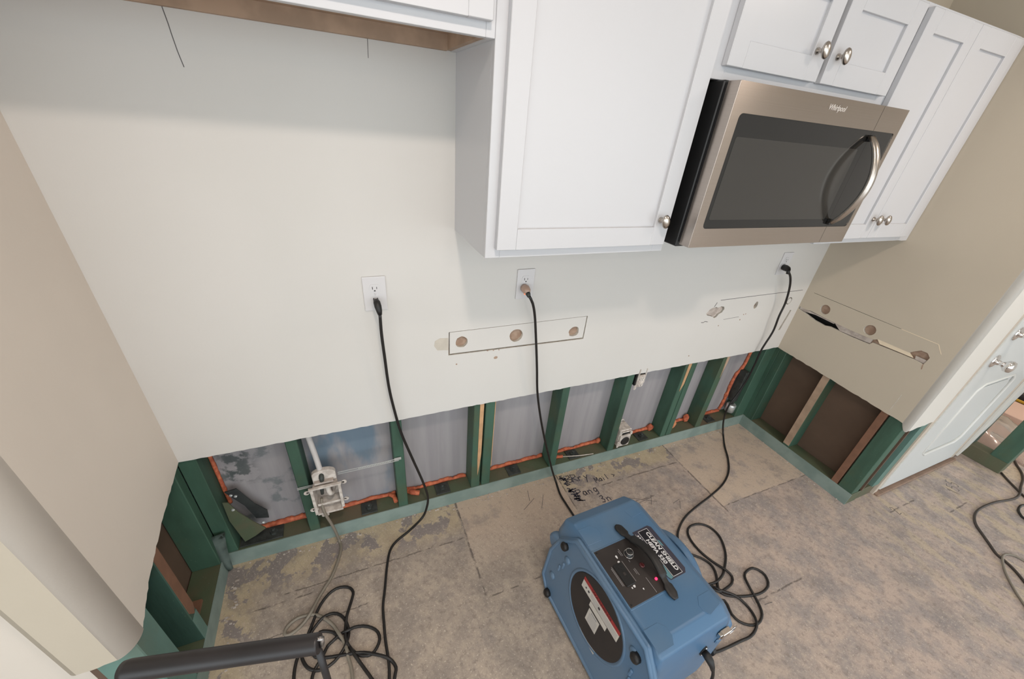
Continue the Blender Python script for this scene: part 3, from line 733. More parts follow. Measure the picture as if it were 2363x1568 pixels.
# corner cabinet
c = thing('wall_cabinet', 'tall white double-door cabinet in the right corner against the tan end wall', 'cabinet', (2.6, 0, ZB))
carcass(c, 2.2685, 2.885, ZB, ZT, 0.030, 0.045, 0.038, recess=0.012)
d = shaker('cabinet_door', 2.274, 2.566, ZB+0.022, ZT-0.012, c, 0.055); knob(2.540, 1.440, d)
d = shaker('cabinet_door', 2.569, 2.862, ZB+0.022, ZT-0.012, c, 0.055); knob(2.598, 1.440, d)
bx('filler_strip', 2.886, 2.934, FY+0.002, FY+0.02, ZB-0.003, ZT, M['cab'], c, 0.001)

# ================================================================== MICROWAVE
MX0, MX1, MZ0, MZ1, MY = 1.533, 2.281, 1.376, 1.786, -0.375
mw = thing('microwave_oven', 'stainless over-the-range microwave with dark glass and curved handle', 'microwave', ((MX0+MX1)/2, 0, MZ0))
b = MB(); b.box(MX0+0.004, MX1-0.004, MY+0.055, -0.0005, MZ0-0.012, ZF-0.003, 0.003); b.build('body', M['black_pl'], mw)
b = MB(); b.box(MX0+0.008, MX1-0.008, MY+0.032, MY+0.055, MZ0+0.004, MZ1-0.002, 0.001); b.build('door_liner', M['black_pl'], mw)
# front: stainless frame around the glass, folded back at the ends
gx0, gx1, gz0, gz1 = 1.5625, 2.262, 1.431, 1.7205
def rrect(x0, x1, z0, z1, r, n=5):
    out = []
    for cx, cz, a in ((x1-r, z0+r, -90), (x1-r, z1-r, 0), (x0+r, z1-r, 90), (x0+r, z0+r, 180)):
        for i in range(n+1):
            t = math.radians(a+90*i/n); out.append((cx+r*math.cos(t), cz+r*math.sin(t)))
    return out
SX = 2.147     # seam between door and control side
hole = rrect(gx0, gx1, gz0, gz1, 0.012)
fr = sheet('door_frame', [(MX0, MZ0), (SX-0.0007, MZ0), (SX-0.0007, gz0-0.0001), (SX-0.0007, gz1+0.0001), (SX-0.0007, MZ1), (MX0, MZ1)],
           [[p for p in rrect(gx0, gx1, gz0, gz1, 0.012) if p[0] < SX-0.01] + [(SX-0.0010, gz1), (SX-0.0010, gz0)][::1]][0:0], 'y', MY, MY+0.003, [M['steel'], M['steel']], mw)
bpy.data.objects.remove(fr)
dl = [(MX0, MZ0), (SX-0.0007, MZ0), (SX-0.0007, gz0)] + [p for p in [(gx0+0.012, gz0)] + [(gx0+0.012-0.012*math.sin(math.radians(a)), gz0+0.012-0.012*math.cos(math.radians(a))) for a in (30, 60, 90)]] + \
     [(gx0+0.012-0.012*math.cos(math.radians(a)), gz1-0.012+0.012*math.sin(math.radians(a))) for a in (0, 30, 60, 90)] + [(SX-0.0007, gz1), (SX-0.0007, MZ1), (MX0, MZ1)]
fr = sheet('door_frame', dl, [], 'y', MY, MY+0.030, [M['steel'], M['steel']], mw)
rl = [(SX+0.0007, MZ0), (MX1, MZ0), (MX1, MZ1), (SX+0.0007, MZ1), (SX+0.0007, gz1)] + [(gx1-0.006+0.006*math.sin(math.radians(a)), gz1-0.006+0.006*math.cos(math.radians(a))) for a in (0, 30, 60, 90)] + \
     [(gx1-0.012+0.012*math.cos(math.radians(a)), gz0+0.012-0.012*math.sin(math.radians(a))) for a in (0, 30, 60, 90)] + [(SX+0.0007, gz0)]
cp = sheet('control_side_frame', rl, [], 'y', MY, MY+0.030, [M['steel'], M['steel']], mw)
bx('frame_end', MX0-0.0005, MX0+0.0045, MY+0.0005, MY+0.040, MZ0, MZ1, M['steel'], mw, 0.001)
g = bx('door_glass', gx0-0.002, SX-0.0012, MY+0.002, MY+0.010, gz0-0.002, gz1+0.002, M['glass_black'], mw)
bx('control_glass', SX+0.0002-0.0012, gx1+0.002, MY+0.0018, MY+0.010, gz0-0.002, gz1+0.002, M['glass_black'], mw)
b = MB(); b.poly_prism(rrect(1.578, 2.118, 1.456, 1.668, 0.006), 'y', MY+0.0014, MY+0.0022); b.build('window_mesh', M['screen'], g)
# curved handle
P, n = [], 17
bmh = bmesh.new(); rows = []
for i in range(n):
    t = i/(n-1); z = 1.706-(1.706-1.443)*t; bow = math.sin(math.pi*t)
    y = MY-0.006-0.058*bow**0.75; x = 2.146+0.004*t
    w = 0.017; th = 0.007
    dy = -0.058*math.pi*math.cos(math.pi*t)*0.75/(1.706-1.443)
    rows.append([bmh.verts.new(v) for v in ((x-w, y+th, z), (x-w*0.55, y-th*0.6, z), (x, y-th, z), (x+w*0.55, y-th*0.6, z), (x+w, y+th, z), (x, y+th, z))])
for i in range(n-1):
    for j in range(6):
        f = bmh.faces.new((rows[i][j], rows[i][(j+1) % 6], rows[i+1][(j+1) % 6], rows[i+1][j])); f.smooth = True
bmh.faces.new(rows[0][::-1]); bmh.faces.new(rows[-1])
bmesh.ops.recalc_face_normals(bmh, faces=bmh.faces[:])
me = bpy.data.meshes.new('handle'); bmh.to_mesh(me); bmh.free(); me.materials.append(M['nickel'])
h = link('handle', me, mw)
for z in (1.701, 1.449):
    bx('handle_mount', 2.137, 2.157, MY-0.010, MY+0.002, z-0.010, z+0.008, M['black_pl'], h, 0.002)
text('badge', 'Whirlpool', 0.0185, frame((1.930, MY-0.0006, 1.7615), (1, 0, 0), (0, 0, 1)), simple('badge_silver', (232, 226, 220), 0.3, 0.6), mw, bold=0.0004, shear=0.3)
b = MB()
for i in range(18): b.box(MX0+0.05+i*0.037, MX0+0.078+i*0.037, MY+0.08, MY+0.13, MZ0-0.0135, MZ0-0.012)
b.build('bottom_vent', M['zinc'], mw)
bx('bottom_lamp_cover', MX0+0.03, MX0+0.13, MY+0.07, MY+0.14, MZ0-0.016, MZ0-0.012, M['white_pl'], mw, 0.002)

# ================================================================== OUTLETS
def outlet(cx, cz, label, y=0.0, splash=False):
    t = thing('wall_outlet', label, 'outlet', (cx, y, cz-0.0573))
    pts = [(cx-0.035, cz-0.0573), (cx+0.035, cz-0.0573), (cx+0.035, cz+0.0573), (cx-0.035, cz+0.0573)]
    b = MB(); b.box(cx-0.035, cx+0.035, y-0.0055, y-0.0002, cz-0.0573, cz+0.0573, 0.0028, seg=2); b.build('cover_plate', M['white_pl'], t)
    for dz in (0.0195, -0.0195):
        b = MB(); b.poly_prism([(cx+0.0165*math.cos(a)*1.0, cz+dz+max(-0.0135, min(0.0135, 0.0175*math.sin(a)))) for a in [2*math.pi*k/24 for k in range(24)]], 'y', y-0.0068, y-0.004)
        r = b.build('receptacle', M['white_pl'], t)
        b = MB(); b.box(cx-0.0075, cx-0.0055, y-0.0072, y-0.006, cz+dz-0.0035, cz+dz+0.0055); b.box(cx+0.0055, cx+0.0072, y-0.0072, y-0.006, cz+dz-0.0025, cz+dz+0.0045)
        b.poly_prism([(cx-0.0025, cz+dz-0.010), (cx+0.0025, cz+dz-0.010), (cx+0.0025, cz+dz-0.0075), (cx, cz+dz-0.0055), (cx-0.0025, cz+dz-0.0075)], 'y', y-0.0072, y-0.006)
        b.build('socket_slots', M['slot'], r)
    b = MB(); b.lathe([(0.003, 0), (0.003, 0.0012), (0.0015, 0.0018)], 10, facing(cx, y-0.0054, cz)); b.build('cover_screw', M['white_pl'], t)
    return t
outlet(0.6645, 1.147, 'white duplex outlet alone on the wall of the fridge bay')
outlet(1.192, 1.143, 'white duplex outlet with a glowing plug, below the wide cabinet door')
outlet(2.632, 1.152, 'white duplex outlet in the right corner, below the microwave and end cabinet')

# ================================================================== CORDS
def cord(name, paths, label, mat, r=0.0053, group=None, cat='cord'):
    b = MB()
    for p in paths:
        closed = p[0] == p[-1]
        b.tube(spline(p[:-1] if closed else p, 0.014, closed), r, 8, closed)
    return tag(b.build(name, M[mat], None), label, cat, group)
CORD_c1 = [(0.67, -0.045, 1.096), (0.669, -0.04, 1.022), (0.672, -0.035, 0.918), (0.676, -0.03, 0.803), (0.686, -0.027, 0.699), (0.706, -0.025, 0.562), (0.743, -0.022, 0.403), (0.779, -0.022, 0.256), (0.799, -0.022, 0.147), (0.793, -0.025, 0.077), (0.768, -0.025, 0.006), (0.701, -0.072, 0.006), (0.638, -0.106, 0.006), (0.605, -0.142, 0.006), (0.583, -0.212, 0.006), (0.564, -0.299, 0.006), (0.549, -0.363, 0.006), (0.545, -0.426, 0.006), (0.543, -0.486, 0.006), (0.545, -0.557, 0.006), (0.54, -0.605, 0.006), (0.533, -0.642, 0.006)]
CORD_c2 = [(1.188, -0.052, 1.117), (1.206, -0.052, 1.087), (1.225, -0.047, 1.029), (1.248, -0.042, 0.91), (1.271, -0.037, 0.779), (1.294, -0.03, 0.645), (1.33, -0.026, 0.497), (1.373, -0.024, 0.348), (1.426, -0.024, 0.183), (1.459, -0.024, 0.082), (1.487, -0.03, 0.006), (1.468, -0.114, 0.006), (1.467, -0.177, 0.006), (1.469, -0.239, 0.006), (1.472, -0.317, 0.006), (1.491, -0.385, 0.006)]
CORD_c3 = [(2.6, -0.055, 1.133), (2.639, -0.055, 1.099), (2.683, -0.05, 1.036), (2.717, -0.045, 0.946), (2.718, -0.045, 0.87), (2.739, -0.04, 0.772), (2.734, -0.033, 0.685), (2.732, -0.03, 0.634), (2.741, -0.027, 0.532), (2.741, -0.024, 0.42), (2.717, -0.022, 0.319), (2.69, -0.022, 0.246), (2.692, -0.022, 0.176), (2.718, -0.022, 0.086), (2.735, -0.043, 0.006), (2.652, -0.129, 0.006), (2.579, -0.22, 0.006), (2.493, -0.299, 0.006), (2.384, -0.356, 0.006), (2.25, -0.394, 0.006), (2.129, -0.42, 0.006), (2.029, -0.446, 0.006), (1.953, -0.48, 0.006), (1.893, -0.526, 0.006), (1.866, -0.587, 0.006), (1.892, -0.621, 0.006), (1.92, -0.647, 0.006), (1.94, -0.684, 0.006), (1.934, -0.718, 0.006), (1.909, -0.753, 0.006), (1.882, -0.785, 0.006), (1.89, -0.809, 0.006), (1.935, -0.833, 0.006), (1.999, -0.853, 0.006), (2.058, -0.861, 0.006), (2.11, -0.851, 0.006), (2.136, -0.826, 0.006), (2.14, -0.797, 0.006), (2.117, -0.769, 0.006), (2.075, -0.769, 0.006), (2.045, -0.783, 0.006), (2.02, -0.822, 0.013), (2.008, -0.874, 0.006), (1.988, -0.913, 0.006), (1.964, -0.933, 0.006), (1.926, -0.943, 0.006), (1.889, -0.933, 0.006), (1.862, -0.909, 0.006), (1.855, -0.879, 0.006), (1.852, -0.817, 0.006)]
CORD_c4 = [(1.804, -0.743, 0.006), (1.856, -0.752, 0.006), (1.899, -0.757, 0.012), (1.942, -0.747, 0.012), (1.978, -0.729, 0.006), (2.034, -0.689, 0.006), (2.071, -0.646, 0.006), (2.097, -0.591, 0.006), (2.089, -0.538, 0.006), (2.049, -0.506, 0.006), (1.995, -0.502, 0.006), (1.96, -0.523, 0.006), (1.942, -0.565, 0.006), (1.942, -0.625, 0.006), (1.961, -0.685, 0.006), (1.981, -0.735, 0.013), (1.989, -0.763, 0.006), (1.965, -0.784, 0.006), (1.922, -0.792, 0.006), (1.874, -0.794, 0.013), (1.855, -0.767, 0.006), (1.866, -0.76, 0.006), (1.878, -0.789, 0.016), (1.924, -0.827, 0.013), (1.945, -0.866, 0.006), (1.944, -0.905, 0.006), (1.923, -0.939, 0.013), (1.898, -0.956, 0.006), (1.857, -0.965, 0.006), (1.804, -0.962, 0.006), (1.719, -0.958, 0.006), (1.662, -0.95, 0.006)]
CORD_gray = [(0.376, 0.0, 0.277), (0.374, -0.01, 0.255), (0.378, -0.025, 0.212), (0.392, -0.03, 0.147), (0.401, -0.03, 0.084), (0.405, -0.02, 0.006), (0.411, -0.058, 0.006), (0.4, -0.106, 0.006), (0.372, -0.174, 0.006), (0.346, -0.212, 0.006), (0.318, -0.254, 0.006), (0.297, -0.298, 0.014), (0.276, -0.319, 0.006), (0.255, -0.335, 0.006), (0.234, -0.345, 0.006), (0.218, -0.344, 0.006), (0.212, -0.335, 0.006), (0.216, -0.32, 0.006), (0.231, -0.306, 0.006), (0.253, -0.297, 0.006), (0.278, -0.298, 0.006), (0.305, -0.303, 0.006), (0.331, -0.321, 0.006), (0.355, -0.347, 0.012), (0.376, -0.375, 0.006), (0.393, -0.411, 0.013), (0.407, -0.439, 0.006), (0.414, -0.47, 0.013), (0.418, -0.497, 0.006), (0.425, -0.527, 0.006), (0.427, -0.561, 0.006), (0.429, -0.602, 0.006)]
CORD_loops = [[(0.25, -0.533, 0.006), (0.248, -0.492, 0.006), (0.25, -0.461, 0.006), (0.258, -0.428, 0.006), (0.274, -0.396, 0.006), (0.288, -0.368, 0.006), (0.301, -0.338, 0.006), (0.316, -0.301, 0.006), (0.331, -0.274, 0.006), (0.356, -0.247, 0.006), (0.385, -0.233, 0.006), (0.415, -0.236, 0.006), (0.437, -0.249, 0.006), (0.447, -0.27, 0.006), (0.442, -0.291, 0.006), (0.428, -0.328, 0.006), (0.419, -0.357, 0.012), (0.414, -0.383, 0.006), (0.412, -0.413, 0.013), (0.415, -0.444, 0.013), (0.427, -0.468, 0.006), (0.447, -0.494, 0.006), (0.468, -0.506, 0.006), (0.492, -0.511, 0.006), (0.512, -0.496, 0.006), (0.524, -0.474, 0.006), (0.521, -0.448, 0.006), (0.502, -0.425, 0.006), (0.473, -0.408, 0.006), (0.442, -0.401, 0.006), (0.42, -0.41, 0.018), (0.397, -0.406, 0.006), (0.371, -0.423, 0.012), (0.352, -0.431, 0.006), (0.339, -0.457, 0.013), (0.315, -0.485, 0.006), (0.305, -0.505, 0.006), (0.298, -0.54, 0.006)], [(0.511, -0.634, 0.006), (0.486, -0.584, 0.006), (0.474, -0.561, 0.006), (0.455, -0.525, 0.006), (0.437, -0.492, 0.014), (0.417, -0.45, 0.006), (0.388, -0.413, 0.006), (0.371, -0.392, 0.006), (0.348, -0.379, 0.006), (0.327, -0.375, 0.006), (0.31, -0.395, 0.006), (0.3, -0.423, 0.006), (0.314, -0.452, 0.006), (0.347, -0.466, 0.006), (0.386, -0.475, 0.006), (0.427, -0.486, 0.012), (0.468, -0.496, 0.006), (0.501, -0.516, 0.013), (0.537, -0.539, 0.013), (0.556, -0.556, 0.006), (0.566, -0.581, 0.006), (0.56, -0.6, 0.006), (0.545, -0.647, 0.006)], [(0.271, -0.431, 0.006), (0.279, -0.398, 0.006), (0.297, -0.368, 0.006), (0.314, -0.347, 0.006), (0.337, -0.332, 0.013), (0.361, -0.323, 0.006), (0.386, -0.33, 0.006), (0.408, -0.354, 0.006), (0.42, -0.386, 0.006), (0.423, -0.416, 0.006), (0.415, -0.446, 0.014), (0.399, -0.466, 0.006), (0.373, -0.488, 0.006), (0.341, -0.498, 0.006), (0.311, -0.492, 0.006), (0.288, -0.474, 0.006), (0.274, -0.448, 0.006), (0.271, -0.431, 0.006)]]
CORD_r1 = [(4.583, -0.823, 0.006), (4.53, -0.851, 0.006), (4.457, -0.891, 0.006), (4.399, -0.929, 0.006), (4.32, -0.962, 0.006), (4.207, -0.988, 0.006), (4.108, -1.011, 0.013), (4.048, -1.018, 0.006), (3.964, -1.008, 0.006), (3.877, -0.991, 0.006), (3.766, -0.981, 0.006), (3.671, -0.982, 0.006), (3.596, -0.997, 0.006), (3.532, -1.026, 0.006), (3.489, -1.065, 0.006), (3.442, -1.111, 0.006), (3.396, -1.156, 0.006), (3.389, -1.184, 0.006), (3.371, -1.224, 0.006), (3.332, -1.274, 0.006), (3.292, -1.317, 0.006)]
CORD_r2 = [(4.247, -0.886, 0.006), (4.201, -0.93, 0.006), (4.159, -0.978, 0.006), (4.118, -1.025, 0.006), (4.081, -1.08, 0.006)]
CORD_r3 = [(4.118, -1.095, 0.006), (4.016, -1.061, 0.006), (3.972, -1.058, 0.006), (3.92, -1.068, 0.006), (3.886, -1.089, 0.006), (3.874, -1.105, 0.006), (3.865, -1.153, 0.006)]
CORD_r4 = [(3.528, -1.269, 0.006), (3.489, -1.225, 0.006), (3.483, -1.199, 0.006), (3.459, -1.178, 0.006), (3.426, -1.172, 0.006), (3.376, -1.18, 0.013), (3.32, -1.21, 0.006), (3.265, -1.245, 0.006), (3.212, -1.286, 0.006), (3.171, -1.324, 0.006), (3.121, -1.369, 0.006)]

CORD_c2 += [(1.452, -0.55, 0.0056)]; CORD_c3 += [(1.60, -0.84, 0.0056), (1.48, -0.82, 0.0056)]
CORD_c4 = [(1.50, -0.735, 0.0056), (1.66, -0.742, 0.0056)] + CORD_c4 + [(1.52, -0.92, 0.0056)]
def swept(name, pts, radii, mat, parent, n=10):
    b = MB(); b.tube(pts, radii, n); return b.build(name, mat, parent)
k = cord('power_cord', [CORD_c1], 'black cord hanging from the fridge bay outlet to the floor', 'cord')
b = MB(); P0 = Vector((0.668, -0.045, 1.105))
b.tube([(0.6645, -0.022, 1.131), (0.6655, -0.030, 1.128), (0.667, -0.038, 1.118), (0.669, -0.043, 1.104), (0.670, -0.045, 1.092)], [0.0085, 0.0108, 0.0112, 0.0092, 0.0068], 12); pl = b.build('plug', M['black_rub'], k)
b = MB(); b.box(0.6575, 0.6595, -0.028, -0.006, 1.127, 1.134); b.box(0.6695, 0.6715, -0.028, -0.006, 1.127, 1.134); b.build('prongs', M['dark'], pl)
k = cord('power_cord', [CORD_c2], 'black cord hanging from the outlet below the wide cabinet, running behind the blue machine', 'cord')
b = MB(); b.tube([(1.186, -0.008, 1.131), (1.187, -0.020, 1.131), (1.1875, -0.032, 1.127), (1.188, -0.041, 1.121)], [0.0150, 0.0165, 0.0150, 0.009], 14); pl = b.build('plug', M['clear_plug'], k); pl['label'] = 'smoky clear plug with a glow inside'
b = MB(); b.lathe([(0.001, -0.004), (0.004, 0), (0.001, 0.004)], 8, Matrix.Translation((1.1795, -0.0345, 1.118))); b.build('plug_light', M['neon'], pl)
b = MB(); b.tube([(1.188, -0.039, 1.123), (1.188, -0.046, 1.119), (1.189, -0.052, 1.112)], [0.0095, 0.0085, 0.006], 10); b.build('strain_relief', M['zinc'], pl)
k = cord('power_cord', [CORD_c3], 'black cord from the right corner outlet, looping on the floor right of the blue machine', 'cord')
b = MB(); b.tube([(2.626, -0.007, 1.136), (2.624, -0.022, 1.136), (2.614, -0.040, 1.137), (2.604, -0.054, 1.135)], [0.0135, 0.0155, 0.0135, 0.008], 12)
b.tube([(2.606, -0.050, 1.140), (2.602, -0.055, 1.128), (2.601, -0.055, 1.118)], [0.009, 0.008, 0.006], 10); b.build('plug', M['black_rub'], k)
cord('power_cord', [CORD_c4], 'dark cord in a tall loop beside the blue machine with a worn grey stretch', 'cord')
cord('extension_cord', CORD_loops, 'black extension cord tangled in loops on the floor below the black tube', 'cord', r=0.0055)
cord('power_cord', [CORD_r1], 'brown-black cord bending across the floor in front of the open door', 'cord_brown', r=0.0056)
cord('power_cord', [CORD_r2], 'short stretch of brown cord leaving the foot of the green stud', 'cord_brown', r=0.0056)
cord('power_cord', [CORD_r3], 'black cord loop just entering at the right edge of the photo', 'cord', r=0.0056)
cord('power_cord', [CORD_r4], 'grey-brown cord hooked at the lower right edge of the photo', 'cord_gray', r=0.0046)

# ================================================================== ICE-MAKER BOX, PIPE, BAR
ib = thing('utility_box', 'splashed white plastic water box fixed between the green studs', 'box', (0.398, 0.05, 0.19))
ix0, ix1, iz0, iz1 = 0.352, 0.448, 0.206, 0.352
b = MB()
def wall4(b, x0, x1, z0, z1, yf, yb, t=0.003, dx=0.010, dz=0.010):
    """tapered open tray: front opening larger than back"""
    F = [(x0, yf, z0), (x1, yf, z0), (x1, yf, z1), (x0, yf, z1)]; B = [(x0+dx, yb, z0+dz), (x1-dx, yb, z0+dz), (x1-dx, yb, z1-dz*.3), (x0+dx, yb, z1-dz*.3)]
    vF = [b.bm.verts.new(p) for p in F]; vB = [b.bm.verts.new(p) for p in B]
    fs = [b.bm.faces.new((vF[i], vF[(i+1) % 4], vB[(i+1) % 4], vB[i])) for i in range(4)]+[b.bm.faces.new(vB)]
    bmesh.ops.recalc_face_normals(b.bm, faces=fs); bmesh.ops.solidify(b.bm, geom=fs, thickness=t)
wall4(b, ix0, ix1, iz0, iz1, -0.018, 0.066); b.build('tray', M['dirty_white'], ib)
b = MB()
b.box(ix0-0.012, ix1+0.010, -0.021, -0.010, iz1-0.002, iz1+0.007, 0.001)
b.box(ix0-0.008, ix0+0.003, -0.020, -0.014, iz0, iz1, 0.001); b.box(ix1-0.003, ix1+0.008, -0.020, -0.014, iz0+0.01, iz1, 0.001)
b.box(ix0, ix1, -0.020, -0.014, iz0-0.006, iz0+0.003, 0.001); b.box(ix0+0.012, ix0+0.04, -0.020, -0.014, iz0-0.022, iz0-0.004, 0.004); b.build('rim', M['dirty_white'], ib)
b = MB()
for x, z in ((ix0-0.020, iz1-0.012), (ix1+0.022, iz1+0.004), (ix0-0.014, iz0+0.03), (ix1+0.018, iz0+0.05)):
    b.lathe([(0.010, -0.0015), (0.010, 0.0015)], 12, Matrix.Translation((x, -0.014, z)) @ Matrix.Rotation(math.pi/2, 4, 'X')); b.box(min(x, (ix0+ix1)/2 - 0.04), max(x, (ix0+ix1)/2+0.04) if x > .4 else x+0.02, -0.0155, -0.0125, z-0.005, z+0.005)
b.build('mounting_tab', M['dirty_white'], ib)
b = MB(); pts = [(ix0+0.006, iz1+0.006), (ix1-0.004, iz1+0.006), (ix1-0.004, iz1+0.045)] + [(0.400+0.043*math.cos(a), iz1+0.045+0.022*math.sin(a)) for a in [math.pi*k/10 for k in range(1, 10)]] + [(ix0+0.006, iz1+0.045)]
b.poly_prism(pts, 'y', 0.010, 0.030, bev=0.003); hd = b.build('hood', M['dirty_white'], ib)
b = MB(); b.box(ix0+0.012, ix1-0.016, -0.006, 0.012, iz1+0.010, iz1+0.018); b.build('hood_ledge', M['paper_gray'], ib)
b = MB(); b.tube([(0.393, 0.018, 0.40), (0.392, 0.004, 0.385), (0.392, 0.0, 0.372)], [0.009, 0.010, 0.008], 12); b.build('pipe_collar', M['zinc'], ib)
b = MB(); b.tube(spline([(0.404, 0.03, 0.345), (0.405, 0.012, 0.32), (0.410, 0.004, 0.29), (0.418, 0.020, 0.28), (0.424, 0.05, 0.29)], 0.006), 0.010, 10); b.build('valve_pipe', M['dirty_white'], ib)
b = MB(); b.tube([(0.386, 0.02, 0.345), (0.384, 0.005, 0.325), (0.382, 0.0, 0.30)], [0.007, 0.008, 0.006], 10); b.build('valve_fitting', M['zinc'], ib)
b = MB(); b.tube(spline([(0.366, 0.045, 0.72), (0.374, 0.043, 0.60), (0.384, 0.038, 0.48), (0.392, 0.020, 0.398)], 0.02), 0.0105, 12)
tag(b.build('water_pipe', simple('grey_white_pipe', (196, 192, 190), 0.4)), 'pale plastic pipe dropping from behind the drywall into the white water box', 'pipe')
b = MB()
b.box(0.452, 0.690, -0.0015, 0.0, 0.3985, 0.4025); b.box(0.452, 0.690, -0.0015, 0.0, 0.4085, 0.4125)
for i in range(20): b.box(0.530+i*0.0065, 0.5335+i*0.0065, -0.0017, 0.0002, 0.4025, 0.4085)
b.box(0.672, 0.700, -0.0016, 0.0, 0.404, 0.418)
b.bm.transform(Matrix.Translation((0, 0.0085, -0.018)))
b.box(0.300, 0.356, 0.006, 0.0085, 0.345, 0.349); b.box(0.300, 0.356, 0.006, 0.0085, 0.353, 0.356)
tag(b.build('hanger_bar', M['galv']), 'shiny slotted metal hanger bar running from the white water box to a green stud', 'bracket')
cord('water_line', [CORD_gray], 'grey tubing coming out of the white water box and looping on the floor', 'cord_gray', r=0.0060, cat='tube')

# ---- uncovered receptacle hanging at the cut edge
t = thing('wall_outlet', 'plaster-splashed outlet without cover, at the cut edge above the round socket', 'outlet', (1.908, 0.03, 0.53))
b = MB(); b.box(1.880, 1.938, 0.004, 0.075, 0.535, 0.63, 0.003); b.build('back_box', M['black_pl'], t)
b = MB(); b.box(1.893, 1.927, -0.006, 0.004, 0.532, 0.604, 0.004, seg=2); b.box(1.886, 1.892, -0.004, 0.004, 0.520, 0.64, 0.001); b.box(1.930, 1.935, -0.004, 0.004, 0.55, 0.64, 0.001); b.box(1.876, 1.890, -0.006, 0.002, 0.515, 0.545, 0.004); rc = b.build('receptacle', M['dirty_white'], t)
b = MB()
for dz in (0.548, 0.584):
    b.lathe([(0.0145, 0), (0.0145, 0.004), (0.0135, 0.005)], 16, facing(1.910, -0.005, dz))
b.build('socket_face', M['dirty_white'], rc)
b = MB()
for dz in (0.548, 0.584):
    b.box(1.9035, 1.9055, -0.0106, -0.009, dz, dz+0.007); b.box(1.914, 1.916, -0.0106, -0.009, dz, dz+0.007); b.box(1.908, 1.912, -0.0106, -0.009, dz-0.008, dz-0.004)
b.build('socket_slots', M['slot'], rc)
# ---- big round socket just above the plate
t = thing('range_socket', 'splashed white range socket with round black face, low between green studs', 'outlet', (1.925, 0.03, 0.10))
b = MB(); b.box(1.884, 1.962, 0.002, 0.075, 0.108, 0.226, 0.004); b.build('back_box', M['dirty_white'], t)
b = MB(); b.box(1.886, 1.960, -0.006, 0.003, 0.112, 0.192, 0.006, seg=2); b.box(1.878, 1.892, -0.007, 0.002, 0.104, 0.150, 0.005); b.box(1.950, 1.968, -0.008, 0.002, 0.186, 0.212, 0.005)
b.box(1.892, 1.954, -0.008, 0.0, 0.214, 0.222, 0.003); fp = b.build('face_plate', M['dirty_white'], t)
b = MB(); b.lathe([(0.0275, 0), (0.0275, 0.005), (0.025, 0.007)], 24, facing(1.925, -0.005, 0.150)); b.build('socket_face', M['black_pl'], fp)
b = MB(); b.poly_prism([(1.898, 0.196), (1.945, 0.200), (1.950, 0.210), (1.906, 0.209)], 'y', -0.003, 0.0015); b.build('shadow_slot', M['dark'], fp)
b = MB(); b.tube(spline([(1.90, 0.07, 0.225), (1.915, 0.06, 0.245), (1.935, 0.062, 0.25), (1.952, 0.07, 0.228)], 0.006), 0.004, 6); b.build('wire', M['dirty_white'], t)
# loose white wire on the plate
b = MB(); b.tube(spline([(1.545, 0.055, 0.083), (1.60, 0.035, 0.090), (1.66, 0.020, 0.092), (1.74, 0.014, 0.086)], 0.01), 0.0026, 6)
tag(b.build('loose_wire', M['dirty_white']), 'thin pale wire lying across the bottom plate below the wide cabinet', 'wire')
b = MB(); b.tube(spline([(1.50, 0.07, 0.66), (1.56, 0.065, 0.606), (1.64, 0.065, 0.612), (1.72, 0.07, 0.65)], 0.01), 0.003, 6)
tag(b.build('loose_wire', M['cord']), 'dark wire sagging just below the cut edge left of the uncovered outlet', 'wire')

# ---- hold-down brackets in the corners
M['dark_steel'] = simple('dark_bracket_steel', (58, 62, 62), 0.55, 0.2, nscale=30, c2=(48, 51, 52))
hb = thing('holddown_bracket', 'dark green steel bracket leaning at the foot of the left corner stud', 'bracket', (0.08, 0.05, 0.078))
b = MB(); b.poly_prism([(0.056, 0.365), (0.095, 0.370), (0.132, 0.270), (0.165, 0.215), (0.162, 0.170), (0.120, 0.185), (0.100, 0.27)], 'y', 0.060, 0.066, bev=0.001); b.build('back_flange', M['dark_steel'], hb)
b = MB(); b.poly_prism([(0.050, 0.345), (0.066, 0.34), (0.085, 0.275), (0.118, 0.205), (0.150, 0.150), (0.108, 0.120), (0.066, 0.100), (0.047, 0.24)], 'y', 0.028, 0.033, bev=0.001); b.build('side_flange', M['plate'], hb)
b = MB(); b.box(0.044, 0.140, 0.020, 0.085, 0.079, 0.085, 0.001); b.build('base_plate', M['zinc'], hb)
b = MB()
for x, z in ((0.072, 0.345), (0.085, 0.335), (0.073, 0.300), (0.150, 0.19)): b.lathe([(0.006, 0), (0.006, 0.004), (0.003, 0.006)], 6, facing(x, 0.060 if z > .32 else 0.028, z), smooth=False)
b.build('bolt', M['galv'], hb)
hb = thing('holddown_bracket', 'dark steel strap bracket with a bright washer in the right corner bay', 'bracket', (2.84, 0.06, 0.078))
b = MB(); b.box(2.825, 2.858, 0.040, 0.085, 0.19, 0.42, 0.002); b.build('strap', M['zinc'], hb)
b = MB(); b.lathe([(0.030, 0), (0.030, 0.05), (0.026, 0.056)], 18, Matrix.Translation((2.838, 0.050, 0.110))); b.build('washer_stack', M['galv'], hb)
b = MB(); b.lathe([(0.010, 0), (0.010, 0.05), (0.008, 0.052)], 8, Matrix.Translation((2.838, 0.050, 0.166))); b.build('anchor_rod', M['zinc'], hb)

# ================================================================== AIR SCRUBBER (local axes, 3 degrees off the walls)
sc = thing('air_scrubber', 'blue moulded air scrubber with a round dark filter face, standing on the bare floor', 'air scrubber', (1.385, -0.735, 0.0), rotz=math.radians(3))
def loc(b, name, mat, parent=None): return b.build(name, mat, parent if parent is not None else sc)
